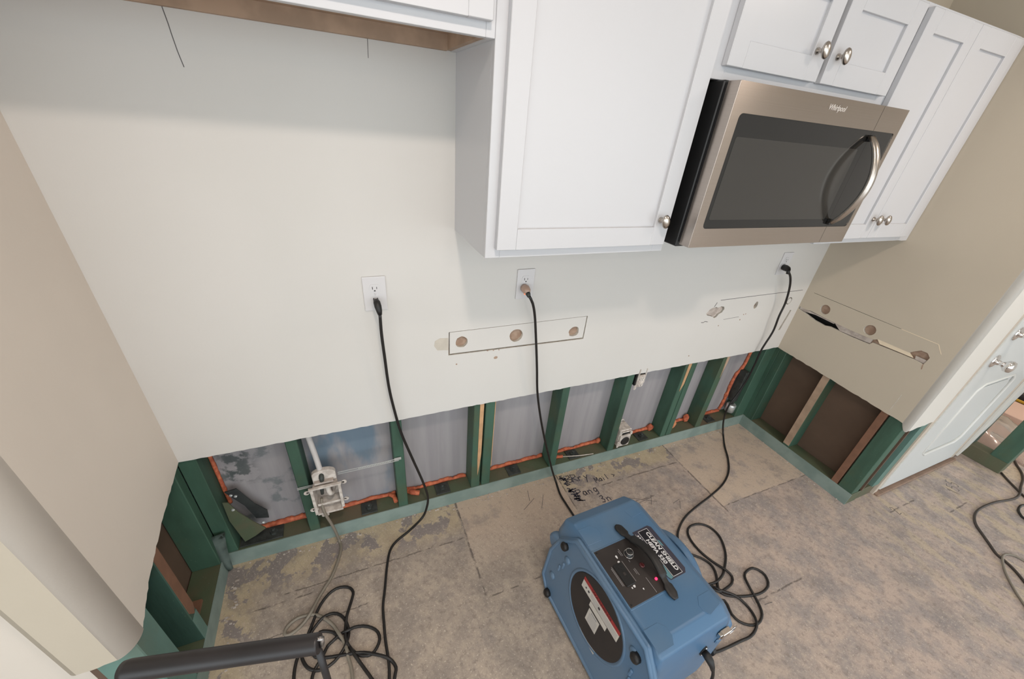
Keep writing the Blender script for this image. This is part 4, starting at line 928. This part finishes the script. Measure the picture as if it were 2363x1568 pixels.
# main body: profile in (v, z), lofted across u with rounded shoulders
def loft(rows, cap=True, smooth=True, close=True):
    bm = bmesh.new(); R_ = []
    for u, prof in rows: R_.append([bm.verts.new((u, v, z)) for v, z in prof])
    n = len(R_[0])
    for i in range(len(R_)-1):
        for j in range(n):
            f = bm.faces.new((R_[i][j], R_[i][(j+1) % n], R_[i+1][(j+1) % n], R_[i+1][j])); f.smooth = smooth
    bm.faces.new(R_[0][::-1]); bm.faces.new(R_[-1])
    bmesh.ops.recalc_face_normals(bm, faces=bm.faces[:]); return bm
def prof(v0, v1, zt, cb, cf, zb=0.022, k=1.0):
    return [(v0, zt-cb), (v0-0.022, zt-0.032), (v0-0.070, zt), (v1+0.050, zt), (v1+0.014, zt-0.022), (v1, zt-cf), (v1, zb+0.04), (v1+0.05, zb), (v0-0.05, zb), (v0, zb+0.05)]
def finish(bm, name, mat, parent=None, bev=0.012, seg=3):
    es = [e for e in bm.edges if len(e.link_faces) == 2 and e.calc_face_angle(0) > 0.35]
    bmesh.ops.bevel(bm, geom=es, offset=bev, segments=seg, affect='EDGES', profile=0.5, clamp_overlap=True)
    for f in bm.faces: f.smooth = True
    me = bpy.data.meshes.new(name); bm.to_mesh(me); bm.free(); me.materials.append(mat)
    o = link(name, me, parent if parent is not None else sc)
    m = o.modifiers.new('wn', 'WEIGHTED_NORMAL'); m.keep_sharp = True
    return o
def flat(p): return [(v, z) for v, z in p]
V0, V1 = 0.278, -0.254
rows = [(-0.178, prof(V0-0.012, V1+0.012, 0.30, 0.08, 0.08)), (-0.160, prof(V0-0.012, V1+0.012, 0.405, 0.11, 0.10)), (-0.148, prof(V0, V1, 0.430, 0.115, 0.10)), (0.130, prof(V0, V1, 0.430, 0.115, 0.10)), (0.165, prof(V0-0.005, V1+0.005, 0.400, 0.11, 0.10)), (0.185, prof(V0-0.02, V1+0.02, 0.36, 0.11, 0.10))]
body = finish(loft(rows, smooth=False), 'body', M['blue'], bev=0.009)
# octagonal side shells with rounded rims
def octo(v0, v1, z0, z1, cb, cf, cl=0.05):
    return [(v0, z1-cb), (v0-cb*0.95, z1), (v1+cf*0.95, z1), (v1, z1-cf), (v1, z0+cl), (v1+cl, z0), (v0-cl, z0), (v0, z0+cl)]
def octo2(pts, cl=0.05, z0=0.014):
    (va, vb) = pts[0][0], pts[-1][0]
    return pts + [(vb, z0+cl), (vb+cl, z0), (va-cl, z0), (va, z0+cl)]
def shell(name, u0, u1, pts, bev=0.010):
    b = MB(); b.poly_prism(pts, 'x', u0, u1); return finish(b.bm, name, M['blue'], bev=bev)
sl = shell('side_shell', -0.206, -0.186, octo2([(0.262, 0.235), (0.232, 0.335), (0.155, 0.424), (-0.205, 0.424), (-0.268, 0.350)]))
sr = shell('side_shell', 0.172, 0.204, octo(0.268, -0.245, 0.014, 0.345, 0.035, 0.035))
# raised band round the left shell
b = MB(); b.tube([(-0.205, v, z) for v, z in octo2([(0.254, 0.232), (0.224, 0.327), (0.150, 0.414), (-0.200, 0.414), (-0.260, 0.345)], 0.05, 0.026)], 0.008, 8, closed=True); loc(b, 'shell_rim', M['blue'], sl)
for u_, v_, z_ in ((-0.166, 0.250, 0.272), (0.180, 0.246, 0.305)):
    b = MB(); b.lathe([(0.030, -0.016), (0.038, -0.012), (0.040, 0.0), (0.038, 0.012), (0.030, 0.016)], 20, Matrix.Translation((u_, v_, z_)) @ Matrix.Rotation(math.pi/2, 4, 'Y')); loc(b, 'corner_lobe', M['blue'])
# round outlet collar on the right
b = MB(); b.lathe([(0.142, 0), (0.142, 0.022), (0.134, 0.034), (0.115, 0.038)], 40, Matrix.Translation((0.168, 0.0, 0.262)) @ Matrix.Rotation(math.pi/2, 4, 'Y')); loc(b, 'outlet_collar', M['blue'])
# filter face on the left
DV, DZ = -0.022, 0.262
mL = Matrix.Translation((-0.2065, DV, DZ)) @ Matrix.Rotation(-math.pi/2, 4, 'Y')
b = MB(); b.lathe([(0.146, -0.004), (0.145, 0.002), (0.138, 0.003), (0.133, -0.004)], 48, mL); loc(b, 'filter_ring', M['blue'])
b = MB(); b.lathe([(0.134, -0.006), (0.134, 0.0012), (0.132, 0.0018)], 48, mL); disc = loc(b, 'filter_cover', M['disc'])
LU = -0.2084
def onside(v, z, du=0.0): return frame((LU-du, v, z), (0, -1, 0), (0, 0, 1))
def plate(v0, v1, z0, z1, du=0.0, th=0.0006, name='sticker', mat='sticker', parent=None):
    b = MB(); b.box(LU-du-th, LU-du, v1, v0, z0, z1); return loc(b, name, M[mat], parent)
plate(0.066, -0.124, 0.296, 0.331, name='warning_label', parent=disc)
plate(0.066, -0.124, 0.331, 0.347, 0.0001, name='warning_band', mat='sticker_red', parent=disc)
text('warning_text', 'WARNING', 0.0145, onside(-0.030, 0.3388, 0.0009), M['sticker_dark'], disc, bold=0.0006, xs=1.45)
for v, r in ((0.045, 0.0032), (0.030, 0.0042), (-0.028, 0.0050)):
    b = MB(); b.lathe([(r, 0), (r, 0.0006)], 14, Matrix.Translation((LU-0.0006, v, 0.314)) @ Matrix.Rotation(-math.pi/2, 4, 'Y')); loc(b, 'print_symbol', M['label_black'], disc)
b = MB()
for i in range(5): b.box(LU-0.0009, LU-0.0006, -0.118, 0.018 if i else 0.0, 0.3005+i*0.0052, 0.3020+i*0.0052)
loc(b, 'small_print', M['print_gray'], disc)
plate(0.010, -0.078, 0.270, 0.293, 0.0, name='grey_label', mat='sticker', parent=disc)
plate(0.004, -0.052, 0.200, 0.262, name='data_label', parent=disc)
b = MB()
for i in range(7): b.box(LU-0.0009, LU-0.0006, -0.046, -0.004, 0.206+i*0.0062, 0.2078+i*0.0062)
b.box(LU-0.0009, LU-0.0006, -0.040, -0.010, 0.2505, 0.2570)
loc(b, 'small_print', M['print_gray'], disc)
b = MB(); b.box(LU+0.001, LU+0.004, -0.078, 0.008, 0.118, 0.146); loc(b, 'lower_label', M['sticker'], sl)
# rubber bumpers on both sides, moulded dimples
def bumper(v, z, side):
    b = MB(); b.lathe([(0.017, -0.002), (0.0165, 0.012), (0.013, 0.016), (0.006, 0.0165)], 12, Matrix.Translation((side*0.206 if side < 0 else 0.204, v, z)) @ Matrix.Rotation(side*math.pi/2, 4, 'Y'))
    return loc(b, 'bumper', M['black_rub'])
for v, z in ((0.190, 0.340), (0.195, 0.035), (-0.192, 0.352), (-0.222, 0.06)): bumper(v, z, -1)
for v, z in ((-0.236, 0.105), (0.222, 0.09)): bumper(v, z, 1)
b = MB()
for v, z in ((0.160, 0.295), (0.205, 0.135), (-0.178, 0.352), (-0.215, 0.20)):
    b.lathe([(0.016, -0.003), (0.015, 0.005), (0.009, 0.008), (0.002, 0.009)], 14, Matrix.Translation((-0.205, v, z)) @ Matrix.Rotation(-math.pi/2, 4, 'Y'))
for v, z, a in ((0.17, 0.25, 1), (0.185, 0.215, 1), (-0.20, 0.275, -1), (-0.205, 0.24, -1)):
    b.box(-0.212, -0.203, v-0.006, v+0.006, z-0.016, z+0.016, 0.004)
loc(b, 'moulded_boss', M['blue'], sl)
# raised corner pads on the top
b = MB()
for (u, v, sx) in ((-0.115, 0.150, 1), (-0.118, -0.195, 1)):
    b.poly_prism([(u-0.036, v-0.034), (u+0.020, v-0.034), (u+0.034, v-0.014), (u+0.034, v+0.010), (u+0.016, v+0.030), (u-0.036, v+0.030)], 'z', 0.4290, 0.4309, bev=0.0008)
b.poly_prism([(0.055, -0.180), (0.075, -0.160), (0.122, -0.160), (0.122, -0.205), (0.070, -0.215), (0.055, -0.200)], 'z', 0.4290, 0.4309, bev=0.0008)
b.poly_prism([(0.060, 0.185), (0.120, 0.185), (0.120, 0.150), (0.070, 0.145)], 'z', 0.4285, 0.4309, bev=0.0008)
loc(b, 'top_pad', M['blue'], body)
# control panel
PU0, PU1, PV0, PV1, PZ = -0.148, 0.012, 0.088, -0.104, 0.4325
b = MB(); b.box(PU0-0.004, PU1+0.012, PV1-0.005, PV0+0.006, 0.4275, 0.4308, 0.001); loc(b, 'panel_surround', M['blue'], body)
b = MB(); b.box(PU0, PU1+0.006, PV1, PV0, 0.4285, PZ, 0.0008); pn = loc(b, 'control_panel', M['panel_black'])
def top(u, v, z): return frame((u, v, z), (0, -1, 0), (1, 0, 0))
b = MB(); b.box(-0.118, -0.084, -0.050, 0.024, PZ-0.001, PZ+0.004, 0.001); gf = loc(b, 'socket_block', M['black_pl'], pn)
b = MB()
for v in (0.008, -0.034):
    b.box(-0.107, -0.1045, v-0.004, v+0.004, PZ+0.0038, PZ+0.0044); b.box(-0.097, -0.0945, v-0.004, v+0.004, PZ+0.0038, PZ+0.0044); b.box(-0.1025, -0.0985, v+0.007, v+0.011, PZ+0.0038, PZ+0.0044)
loc(b, 'socket_slots', M['slot'], pn)
b = MB(); b.box(-0.104, -0.096, -0.018, -0.008, PZ+0.0038, PZ+0.0052, 0.0006); loc(b, 'test_button', M['panel_black'], pn)
b = MB(); b.lathe([(0.0165, 0), (0.0165, 0.002), (0.0125, 0.0025), (0.0125, 0.014), (0.011, 0.0155), (0.001, 0.0155)], 24, Matrix.Translation((-0.040, 0.036, PZ))); kb = loc(b, 'speed_knob', M['black_pl'], pn)
b = MB()
for rr, zz in ((0.0160, 0.0015), (0.0120, 0.0150)):
    b.tube([(-0.040+rr*math.cos(2*math.pi*i/28), 0.036+rr*math.sin(2*math.pi*i/28), PZ+zz) for i in range(28)], 0.0009, 6, closed=True)
loc(b, 'knob_ring', M['chrome'], pn)
b = MB(); b.lathe([(0.0045, 0), (0.004, 0.0035), (0.001, 0.005)], 12, Matrix.Translation((-0.012, -0.066, PZ))); loc(b, 'indicator_lamp', M['led'], pn)
b = MB(); b.lathe([(0.009, 0), (0.009, 0.003), (0.004, 0.004)], 16, Matrix.Translation((-0.024, -0.012, PZ))); loc(b, 'counter_lens', M['red_dark'], pn)
b = MB()
for (u, v, l) in ((-0.062, 0.052, 0.026), (-0.067, 0.050, 0.018), (-0.054, 0.016, 0.008), (-0.078, -0.010, 0.072), (-0.124, -0.010, 0.066), (-0.128, -0.012, 0.060), (-0.054, -0.022, 0.024), (-0.059, -0.020, 0.018), (-0.040, -0.074, 0.050)):
    b.box(u-0.0006, u+0.0006, v-l/2, v+l/2, PZ-0.0004, PZ+0.0003)
loc(b, 'panel_print', M['print_gray'], pn)
b = MB()
for (u, v, ru, rv) in ((-0.0855, 0.044, 0.003, 0.006), (-0.090, 0.026, 0.004, 0.005), (-0.094, -0.056, 0.0038, 0.0042), (-0.104, -0.058, 0.002, 0.003), (-0.072, -0.074, 0.002, 0.003)):
    b.poly_prism([(u+ru*math.cos(a)*(1+.25*math.sin(3*a)), v+rv*math.sin(a)) for a in [2*math.pi*i/12 for i in range(12)]], 'z', PZ-0.0004, PZ+0.0006)
loc(b, 'paint_fleck', M['print_white'], pn)
b = MB()
for u, v in ((PU0+0.007, PV0-0.007), (PU0+0.007, PV1+0.007)): b.lathe([(0.0035, 0), (0.003, 0.0012)], 10, Matrix.Translation((u, v, PZ)))
loc(b, 'panel_screw', M['black_pl'], pn)
# carrying handle strap
hp = [(-0.012, 0.140, 0.434), (-0.010, 0.128, 0.438), (-0.006, 0.100, 0.440), (-0.004, 0.080, 0.444), (0.004, 0.058, 0.452), (0.008, 0.020, 0.466), (0.008, -0.02, 0.468), (0.006, -0.058, 0.458), (0.004, -0.080, 0.446), (0.003, -0.100, 0.441), (0.002, -0.124, 0.438), (0.002, -0.140, 0.434)]
P = spline(hp, 0.006); bm = bmesh.new(); rws = []
for i, p in enumerate(P):
    d = (P[min(i+1, len(P)-1)]-P[max(i-1, 0)]).normalized(); a = d.cross(Vector((0, 0, 1))).normalized(); c = a.cross(d)
    t = i/(len(P)-1); e = min(t, 1-t)
    w = 0.008+0.0085*min(1, e*25) if e < 0.14 else (0.0105 if e < 0.24 else 0.0155); th = 0.005 if e < 0.24 else 0.010
    rws.append([bm.verts.new(p+a*w*math.cos(q)+c*th*math.sin(q)) for q in [2*math.pi*k_/12 for k_ in range(12)]])
for i in range(len(rws)-1):
    for j in range(12):
        f = bm.faces.new((rws[i][j], rws[i][(j+1) % 12], rws[i+1][(j+1) % 12], rws[i+1][j])); f.smooth = True
bm.faces.new(rws[0][::-1]); bm.faces.new(rws[-1]); bmesh.ops.recalc_face_normals(bm, faces=bm.faces[:])
me = bpy.data.meshes.new('carry_handle'); bm.to_mesh(me); bm.free(); me.materials.append(M['black_rub']); hn = link('carry_handle', me, sc)
# name label
LZ = 0.4306
b = MB(); b.poly_prism([(0.028, 0.096), (0.100, 0.098), (0.109, 0.088), (0.109, -0.075), (0.098, -0.088), (0.034, -0.088), (0.028, -0.074)], 'z', LZ-0.001, LZ+0.0003); lb = loc(b, 'name_label', M['label_dark'])
b = MB(); b.box(0.048, 0.090, -0.083, 0.090, LZ, LZ+0.0006); loc(b, 'label_band', M['label_black'], lb)
b = MB()
for x0, x1, y0, y1 in ((0.048, 0.0492, -0.083, 0.090), (0.0888, 0.090, -0.083, 0.090), (0.048, 0.090, 0.0888, 0.090), (0.048, 0.090, -0.083, -0.0818)): b.box(x0, x1, y0, y1, LZ+0.0004, LZ+0.0009)
loc(b, 'label_border', M['print_white'], lb)
text('label_text', 'CLEAN SHIELD', 0.0185, top(0.0785, 0.0035, LZ+0.0008), M['print_white'], lb, bold=0.0005, shear=0.12, xs=1.22)
text('label_text', 'HEPA 550', 0.0185, top(0.0595, 0.008, LZ+0.0008), M['print_white'], lb, bold=0.0005, shear=0.12, xs=1.22)
b = MB(); b.poly_prism([(0.030, -0.040), (0.038, -0.036), (0.046, -0.040), (0.046, -0.084), (0.036, -0.086), (0.031, -0.076)], 'z', LZ, LZ+0.0006)
b.poly_prism([(0.093, 0.040), (0.0985, 0.034), (0.0985, 0.012), (0.093, 0.018)], 'z', LZ, LZ+0.0006); loc(b, 'label_stripe', M['label_teal'], lb)
b = MB()
for i in range(5): b.box(0.038-0.0012*abs(i-2), 0.0435-0.0010*abs(i-2), 0.079-i*0.0085-0.005, 0.079-i*0.0085, LZ+0.0002, LZ+0.0007)
b.tube([(0.0335, 0.086, LZ+0.0005), (0.0315, 0.066, LZ+0.0005), (0.034, 0.040, LZ+0.0005)], 0.0008, 4); loc(b, 'label_logo', M['print_white'], lb)
# front end: power inlet, latch
FV = V1
def front(u, z, dv=0.0): return Matrix.Translation((u, FV-dv, z)) @ Matrix.Rotation(math.pi/2, 4, 'X')
b = MB(); b.poly_prism([(0.050+0.011*math.cos(a), 0.306+0.026*math.sin(a)) for a in [2*math.pi*i/18 for i in range(18)]], 'y', FV-0.004, FV+0.002, bev=0.001); il = loc(b, 'power_inlet', M['black_pl'])
b = MB()
for z in (0.327, 0.285): b.lathe([(0.004, 0), (0.003, 0.002)], 10, front(0.050, z, 0.004))
loc(b, 'inlet_screw', M['chrome'], il)
b = MB(); b.box(0.100, 0.138, FV-0.010, FV+0.006, 0.345, 0.372, 0.002); lt = loc(b, 'latch', M['nickel'])
b = MB(); b.tube([(0.134, FV-0.008, 0.376), (0.156, FV-0.008, 0.380), (0.156, FV-0.008, 0.344), (0.134, FV-0.008, 0.340)], 0.0014, 6); b.box(0.091, 0.101, FV-0.007, FV+0.004, 0.347, 0.369, 0.001); loc(b, 'latch_wire', M['chrome'], lt)
b = MB(); b.box(0.094, 0.150, FV-0.006, FV+0.002, 0.312, 0.332, 0.004); loc(b, 'latch_ledge', M['blue'], body)
for u in (-0.15, 0.15):
    for v in (0.20, -0.20):
        b = MB(); b.lathe([(0.018, 0.0), (0.018, 0.018), (0.014, 0.026)], 14, Matrix.Translation((u, v, 0.0))); loc(b, 'foot', M['black_rub'])
# its own mains lead, plugged into the front
RM = Matrix.Translation((1.385, -0.735, 0.0)) @ Matrix.Rotation(math.radians(3), 4, 'Z')
pw = [RM @ Vector(p) for p in ((0.053, FV-0.040, 0.289), (0.060, FV-0.052, 0.255), (0.060, FV-0.062, 0.20), (0.050, FV-0.075, 0.13), (0.035, FV-0.095, 0.06), (0.02, FV-0.13, 0.012), (0.01, FV-0.20, 0.0046), (-0.03, FV-0.34, 0.0046))]
b = MB(); b.tube(spline([tuple(p) for p in pw], 0.012), 0.0048, 10); pc = tag(b.build('power_cord', M['cord']), 'black lead plugged into the front of the blue machine, dropping to the floor', 'cord')
pp = [RM @ Vector(p) for p in ((0.050, FV-0.0045, 0.306), (0.050, FV-0.018, 0.306), (0.051, FV-0.030, 0.300), (0.053, FV-0.040, 0.288), (0.056, FV-0.046, 0.273))]
b = MB(); b.tube(pp, [0.0105, 0.0125, 0.0115, 0.0085, 0.0062], 12); b.build('plug', M['black_rub'], pc)

def lean(o):
    xs = [v.co.x for v in o.data.vertices]
    if max(xs) < -0.17 and min(xs) > -0.24:
        for v in o.data.vertices: v.co.x += 0.085*v.co.z
for o in list(sc.children):
    if o.name.split('.')[0] in ('side_shell', 'filter_ring', 'filter_cover', 'bumper'):
        lean(o)
        for c_ in o.children: lean(c_)

# ================================================================== BLACK TUBULAR HANDLE, lower left
ct = thing('equipment_cart', 'black tubular push handle of a cart, rising at the bottom left edge', 'cart', (0.30, -0.95, 0.0))
A, Bp = Vector((0.165, -0.757, 0.838)), Vector((0.4595, -0.836, 0.8625))
R1 = 0.0165
b = MB(); d = (Bp-A).normalized()
b.tube([A-d*0.0, A+d*0.01, A+d*0.15, Bp-d*0.004, Bp], [R1*0.9, R1, R1, R1, R1*0.97], 24); b.build('grip_tube', M['tube'], ct)
b = MB(); b.tube([Bp-d*0.002+Vector((0, 0, R1*0.9)), Bp+d*0.004+Vector((0.001, 0.004, 0.006)), Bp+d*0.004-Vector((0, 0.002, 0.006)), Bp-Vector((0, 0, R1*0.9))], [0.003, 0.0045, 0.004, 0.002], 8); b.build('weld_bead', M['weld'], ct)
def leg(P, name):
    b = MB(); b.tube([P+Vector((0, 0, -0.010)), P+Vector((0.001, -0.012, -0.10)), P+Vector((0.0, -0.045, -0.45)), Vector((P.x, P.y-0.075, 0.075))], [0.0062, 0.0062, 0.0062, 0.0062], 8)
    return b.build(name, M['tube'], ct)
leg(Bp-d*0.005, 'upright'); leg(A+d*0.004, 'upright')
ya = Bp.y-0.075
bx('axle', 0.150, 0.475, ya-0.008, ya+0.008, 0.062, 0.080, M['tube'], ct, 0.002)
for x in (0.176, 0.438):
    b = MB(); b.lathe([(0.020, -0.016), (0.066, -0.016), (0.070, -0.010), (0.070, 0.010), (0.066, 0.016), (0.020, 0.016)], 24, Matrix.Translation((x, ya, 0.070)) @ Matrix.Rotation(math.pi/2, 4, 'Y')); b.build('wheel', M['black_rub'], ct)
bx('base_tray', 0.15, 0.475, ya-0.32, ya-0.01, 0.03, 0.05, M['tube'], ct, 0.004)

# ================================================================== NEXT ROOM, seen between the partition studs
b = bmesh.new(); N_ = 14; g = []
for i in range(N_):
    for j in range(N_):
        u, v = i/(N_-1), j/(N_-1)
        x = 4.50+0.55*u; y = -0.95+0.55*v
        h = 0.16*math.sin(math.pi*min(1, u*1.02))**0.7*math.sin(math.pi*v)**0.7*(0.7+0.6*mnoise.noise(Vector((u*4, v*4, 2))))
        g.append(b.verts.new((x, y, 0.004+max(0, h)+0.015*abs(mnoise.noise(Vector((u*9, v*9, 7)))))))
for i in range(N_-1):
    for j in range(N_-1):
        f = b.faces.new((g[i*N_+j], g[(i+1)*N_+j], g[(i+1)*N_+j+1], g[i*N_+j+1])); f.smooth = True
bmesh.ops.solidify(b, geom=b.faces[:], thickness=0.001)
me = bpy.data.meshes.new('plastic_sheeting'); b.to_mesh(me); b.free(); me.materials.append(M['poly'])
tag(link('plastic_sheeting', me), 'crumpled clear plastic sheeting on the floor beyond the green partition studs', 'plastic sheet')
b = MB(); b.box(5.12, 5.45, -0.80, -0.52, 0.001, 0.05, 0.004, Matrix.Identity(4)); tag(b.build('board_offcut', M['board_pink']), 'pinkish flat board on the floor behind the plastic sheeting', 'board')
tl = thing('tool_case', 'yellow and black tool case on the floor beyond the partition studs', 'tool', (5.62, -0.60, 0))
b = MB(); b.box(5.50, 5.80, -0.72, -0.45, 0.002, 0.10, 0.015, seg=2); b.build('case_body', M['black_pl'], tl)
b = MB(); b.box(5.495, 5.80, -0.725, -0.445, 0.035, 0.060, 0.006); b.build('case_band', M['yellow'], tl)
b = MB(); b.tube(spline([(5.60, -0.62, 0.10), (5.60, -0.60, 0.14), (5.66, -0.55, 0.14), (5.70, -0.55, 0.10)], 0.02), 0.012, 8); b.build('case_handle', M['yellow'], tl)

# ================================================================== HANDWRITING ON THE SLAB (ink strokes, flat on the floor)
fl = bpy.data.objects['floor']
def ink(name, strokes, w=0.004, mat='mark', z=0.0006):
    b = MB()
    for s_ in strokes:
        for p, q in zip(s_[:-1], s_[1:]):
            v = Vector((q[0]-p[0], q[1]-p[1]))
            if v.length < 1e-6: continue
            nn = Vector((-v.y, v.x)).normalized()*w/2; e = v.normalized()*w*0.3
            b.poly_prism([(p[0]+nn.x-e.x, p[1]+nn.y-e.y), (p[0]-nn.x-e.x, p[1]-nn.y-e.y), (q[0]-nn.x+e.x, q[1]-nn.y+e.y), (q[0]+nn.x+e.x, q[1]+nn.y+e.y)], 'z', 0.0, z)
    return b.build(name, M[mat], fl)
GL = {'B': [[(0,0),(0,1),(.5,.95),(.55,.7),(.1,.52),(.6,.4),(.6,.1),(0,0)]], 'R': [[(0,0),(0,1),(.5,.9),(.5,.62),(.05,.5),(.6,0)]], 'Y': [[(0,1),(.3,.5)],[(.65,1),(.3,.5),(.05,-.3)]],
 'P': [[(0,-.1),(.1,1),(.55,.95),(.6,.65),(.1,.5)]], 'A': [[(0,0),(.3,1),(.6,0)],[(.12,.38),(.5,.38)]], 'N': [[(0,0),(0,.8),(.5,0),(.5,.85)]], 'M': [[(0,0),(.05,.9),(.3,.3),(.55,.9),(.62,0)]], 'I': [[(.15,0),(.15,.8)]], 'L': [[(0,1),(0,0),(.45,.02)]],
 'S': [[(.5,.85),(.2,.98),(.05,.75),(.45,.4),(.35,.05),(0,.1)]], '5': [[(.5,.95),(.1,.95),(.08,.55),(.4,.55),(.45,.2),(.2,0),(0,.1)]], '1': [[(.1,.75),(.25,.95),(.25,0)]], '2': [[(.02,.75),(.2,.98),(.45,.8),(.05,.02),(.5,.0)]], '3': [[(.05,.9),(.35,.95),(.4,.7),(.15,.55),(.45,.35),(.3,.02),(0,.1)]],
 'a': [[(.45,.5),(.2,.55),(.05,.25),(.2,0),(.42,.15),(.45,.5),(.5,0)]], 'i': [[(.15,.5),(.15,0)],[(.15,.72),(.16,.76)]], 'l': [[(.1,1),(.1,0)]], 'g': [[(.45,.5),(.2,.55),(.05,.25),(.2,.02),(.45,.2)],[(.45,.5),(.42,-.3),(.1,-.35)]], 'n': [[(0,.5),(.05,0)],[(.03,.35),(.25,.5),(.4,.35),(.42,0)]], 'e': [[(.05,.28),(.4,.3),(.3,.52),(.08,.4),(.08,.1),(.4,.05)]], 'y': [[(0,.5),(.2,.1)],[(.42,.5),(.2,.1),(.05,-.4)]], '>': [[(0,.6),(.4,.35),(.05,.1)]], 'r': [[(0,.5),(.02,0)],[(.02,.3),(.2,.5),(.35,.45)]]}
def write(name, s_, ox, oy, h, ang=0.0, w=0.0035, adv=0.72, mat='mark'):
    out = []; cx = 0.0; ca, sa = math.cos(ang), math.sin(ang)
    for ch in s_:
        for st in GL.get(ch, []):
            out.append([(ox+(cx+x*h)*ca-y*h*sa, oy+(cx+x*h)*sa+y*h*ca) for x, y in st])
        cx += h*(adv if ch in GL else 0.5)
    return ink(name, out, w, mat)
write('floor_writing', 'BRry', 1.545, -0.065, 0.050, -0.05, 0.0045)
write('floor_writing', 'Pang', 1.555, -0.165, 0.046, 0.02, 0.0045)
write('floor_writing', 'Mail >', 1.700, -0.110, 0.034, 0.02, 0.0040)
write('floor_writing', '3n', 1.66, -0.235, 0.045, 0.0, 0.0045)
write('floor_writing', '155', 3.720, -0.890, 0.060, 0.45, 0.0025, mat='pencil')
write('floor_writing', '2', 3.185, -0.840, 0.050, 0.2, 0.0025, mat='pencil')
rnd = random.Random(5)
sm = []
for k_ in range(34):
    t = rnd.random(); x = 1.512+0.02*rnd.random()+t*0.015; y = -0.02-0.17*t+0.02*rnd.random(); L_ = 0.01+0.025*rnd.random(); a = rnd.uniform(-1.2, 0.5)
    sm.append([(x, y), (x+L_*math.cos(a), y+L_*math.sin(a))])
ink('ink_smudge', sm, 0.006)
cr = []
for (x, y, a, L_) in ((1.83, -0.30, 0.05, 0.10), (1.80, -0.25, -0.5, 0.16), (1.90, -0.33, 0.9, 0.06), (2.02, -0.36, 0.1, 0.05), (2.03, -0.40, 0.8, 0.05), (1.99, -0.885, 1.2, 0.03), (2.03, -0.90, -0.2, 0.04), (1.30, -0.10, 1.3, 0.06), (1.34, -0.16, 1.0, 0.08), (1.25, -0.14, 0.5, 0.09)):
    cr.append([(x, y), (x+L_*math.cos(a), y+L_*math.sin(a)+0.004)])
ink('scratch', cr, 0.0022, 'pencil')
# crumbs of plaster along the plates
b = MB()
for i in range(240):
    if i < 170: x = rnd.uniform(0.02, 2.9); y = rnd.uniform(-0.030, 0.004)
    elif i < 205: x = rnd.uniform(0.0, 0.04); y = rnd.uniform(-0.50, -0.02)
    else: x = rnd.uniform(2.90, 2.94); y = rnd.uniform(-0.70, -0.02)
    s_ = rnd.uniform(0.002, 0.006); b.box(x, x+s_*1.6, y, y+s_, 0.0, s_*0.7, 0, Matrix.Identity(4))
o = b.build('plaster_crumbs', M['paper_gray'], fl); o['kind'] = 'stuff'

# ================================================================== one object per separate piece
TINY = {'small_print', 'panel_print', 'paint_fleck', 'label_logo', 'socket_slots', 'scratch', 'ink_smudge', 'floor_writing', 'label_text', 'warning_text', 'badge', 'panel_screw', 'inlet_screw', 'label_border', 'label_stripe', 'prongs'}
def islands(me):
    par = list(range(len(me.vertices)))
    def find(a):
        while par[a] != a: par[a] = par[par[a]]; a = par[a]
        return a
    for e in me.edges:
        a, b_ = find(e.vertices[0]), find(e.vertices[1])
        if a != b_: par[a] = b_
    g = {}
    for v in range(len(par)): g.setdefault(find(v), []).append(v)
    return list(g.values())
for o in list(bpy.data.objects):
    if o.type != 'MESH' or o.get('kind') or o.name.split('.')[0].startswith(('wall_', 'ceiling', 'door_1')): continue
    base = o.name.split('.')[0]
    if base in TINY: o['kind'] = 'stuff'; continue
    me = o.data; isl = islands(me)
    if len(isl) < 2 or len(isl) > 80: continue
    bb = []
    for g in isl:
        cs = [me.vertices[i].co for i in g]
        bb.append(([min(c[k] for c in cs) for k in range(3)], [max(c[k] for c in cs) for k in range(3)]))
    size = [max(h[k]-l[k] for k in range(3)) for l, h in bb]
    par = list(range(len(isl)))
    def find(a):
        while par[a] != a: a = par[a]
        return a
    for i in range(len(isl)):
        for j in range(i):
            gap = math.sqrt(sum(max(0, bb[i][0][k]-bb[j][1][k], bb[j][0][k]-bb[i][1][k])**2 for k in range(3)))
            if gap <= 0.002: par[find(i)] = find(j)
    groups = {}
    for i in range(len(isl)): groups.setdefault(find(i), []).append(i)
    if len(groups) < 2: continue
    if max(size) < 0.006: o['kind'] = 'stuff'; continue
    if o.get('label') and o.parent is None: continue
    owner = [0]*len(me.vertices)
    for gi, (root, mem) in enumerate(groups.items()):
        for i in mem:
            for v in isl[i]: owner[v] = gi
    for gi in range(len(groups)):
        bm = bmesh.new(); bm.from_mesh(me)
        bm.verts.ensure_lookup_table()
        bmesh.ops.delete(bm, geom=[v for v in bm.verts if owner[v.index] != gi], context='VERTS')
        nm = bpy.data.meshes.new(base); bm.to_mesh(nm); bm.free()
        for m in me.materials: nm.materials.append(m)
        if gi == 0: first = nm
        else:
            q = bpy.data.objects.new(base, nm); COL.objects.link(q); q.parent = o.parent; q.matrix_parent_inverse = o.matrix_parent_inverse
            for md in o.modifiers:
                k_ = q.modifiers.new(md.name, md.type)
                if md.type == 'WEIGHTED_NORMAL': k_.keep_sharp = True
    o.data = first
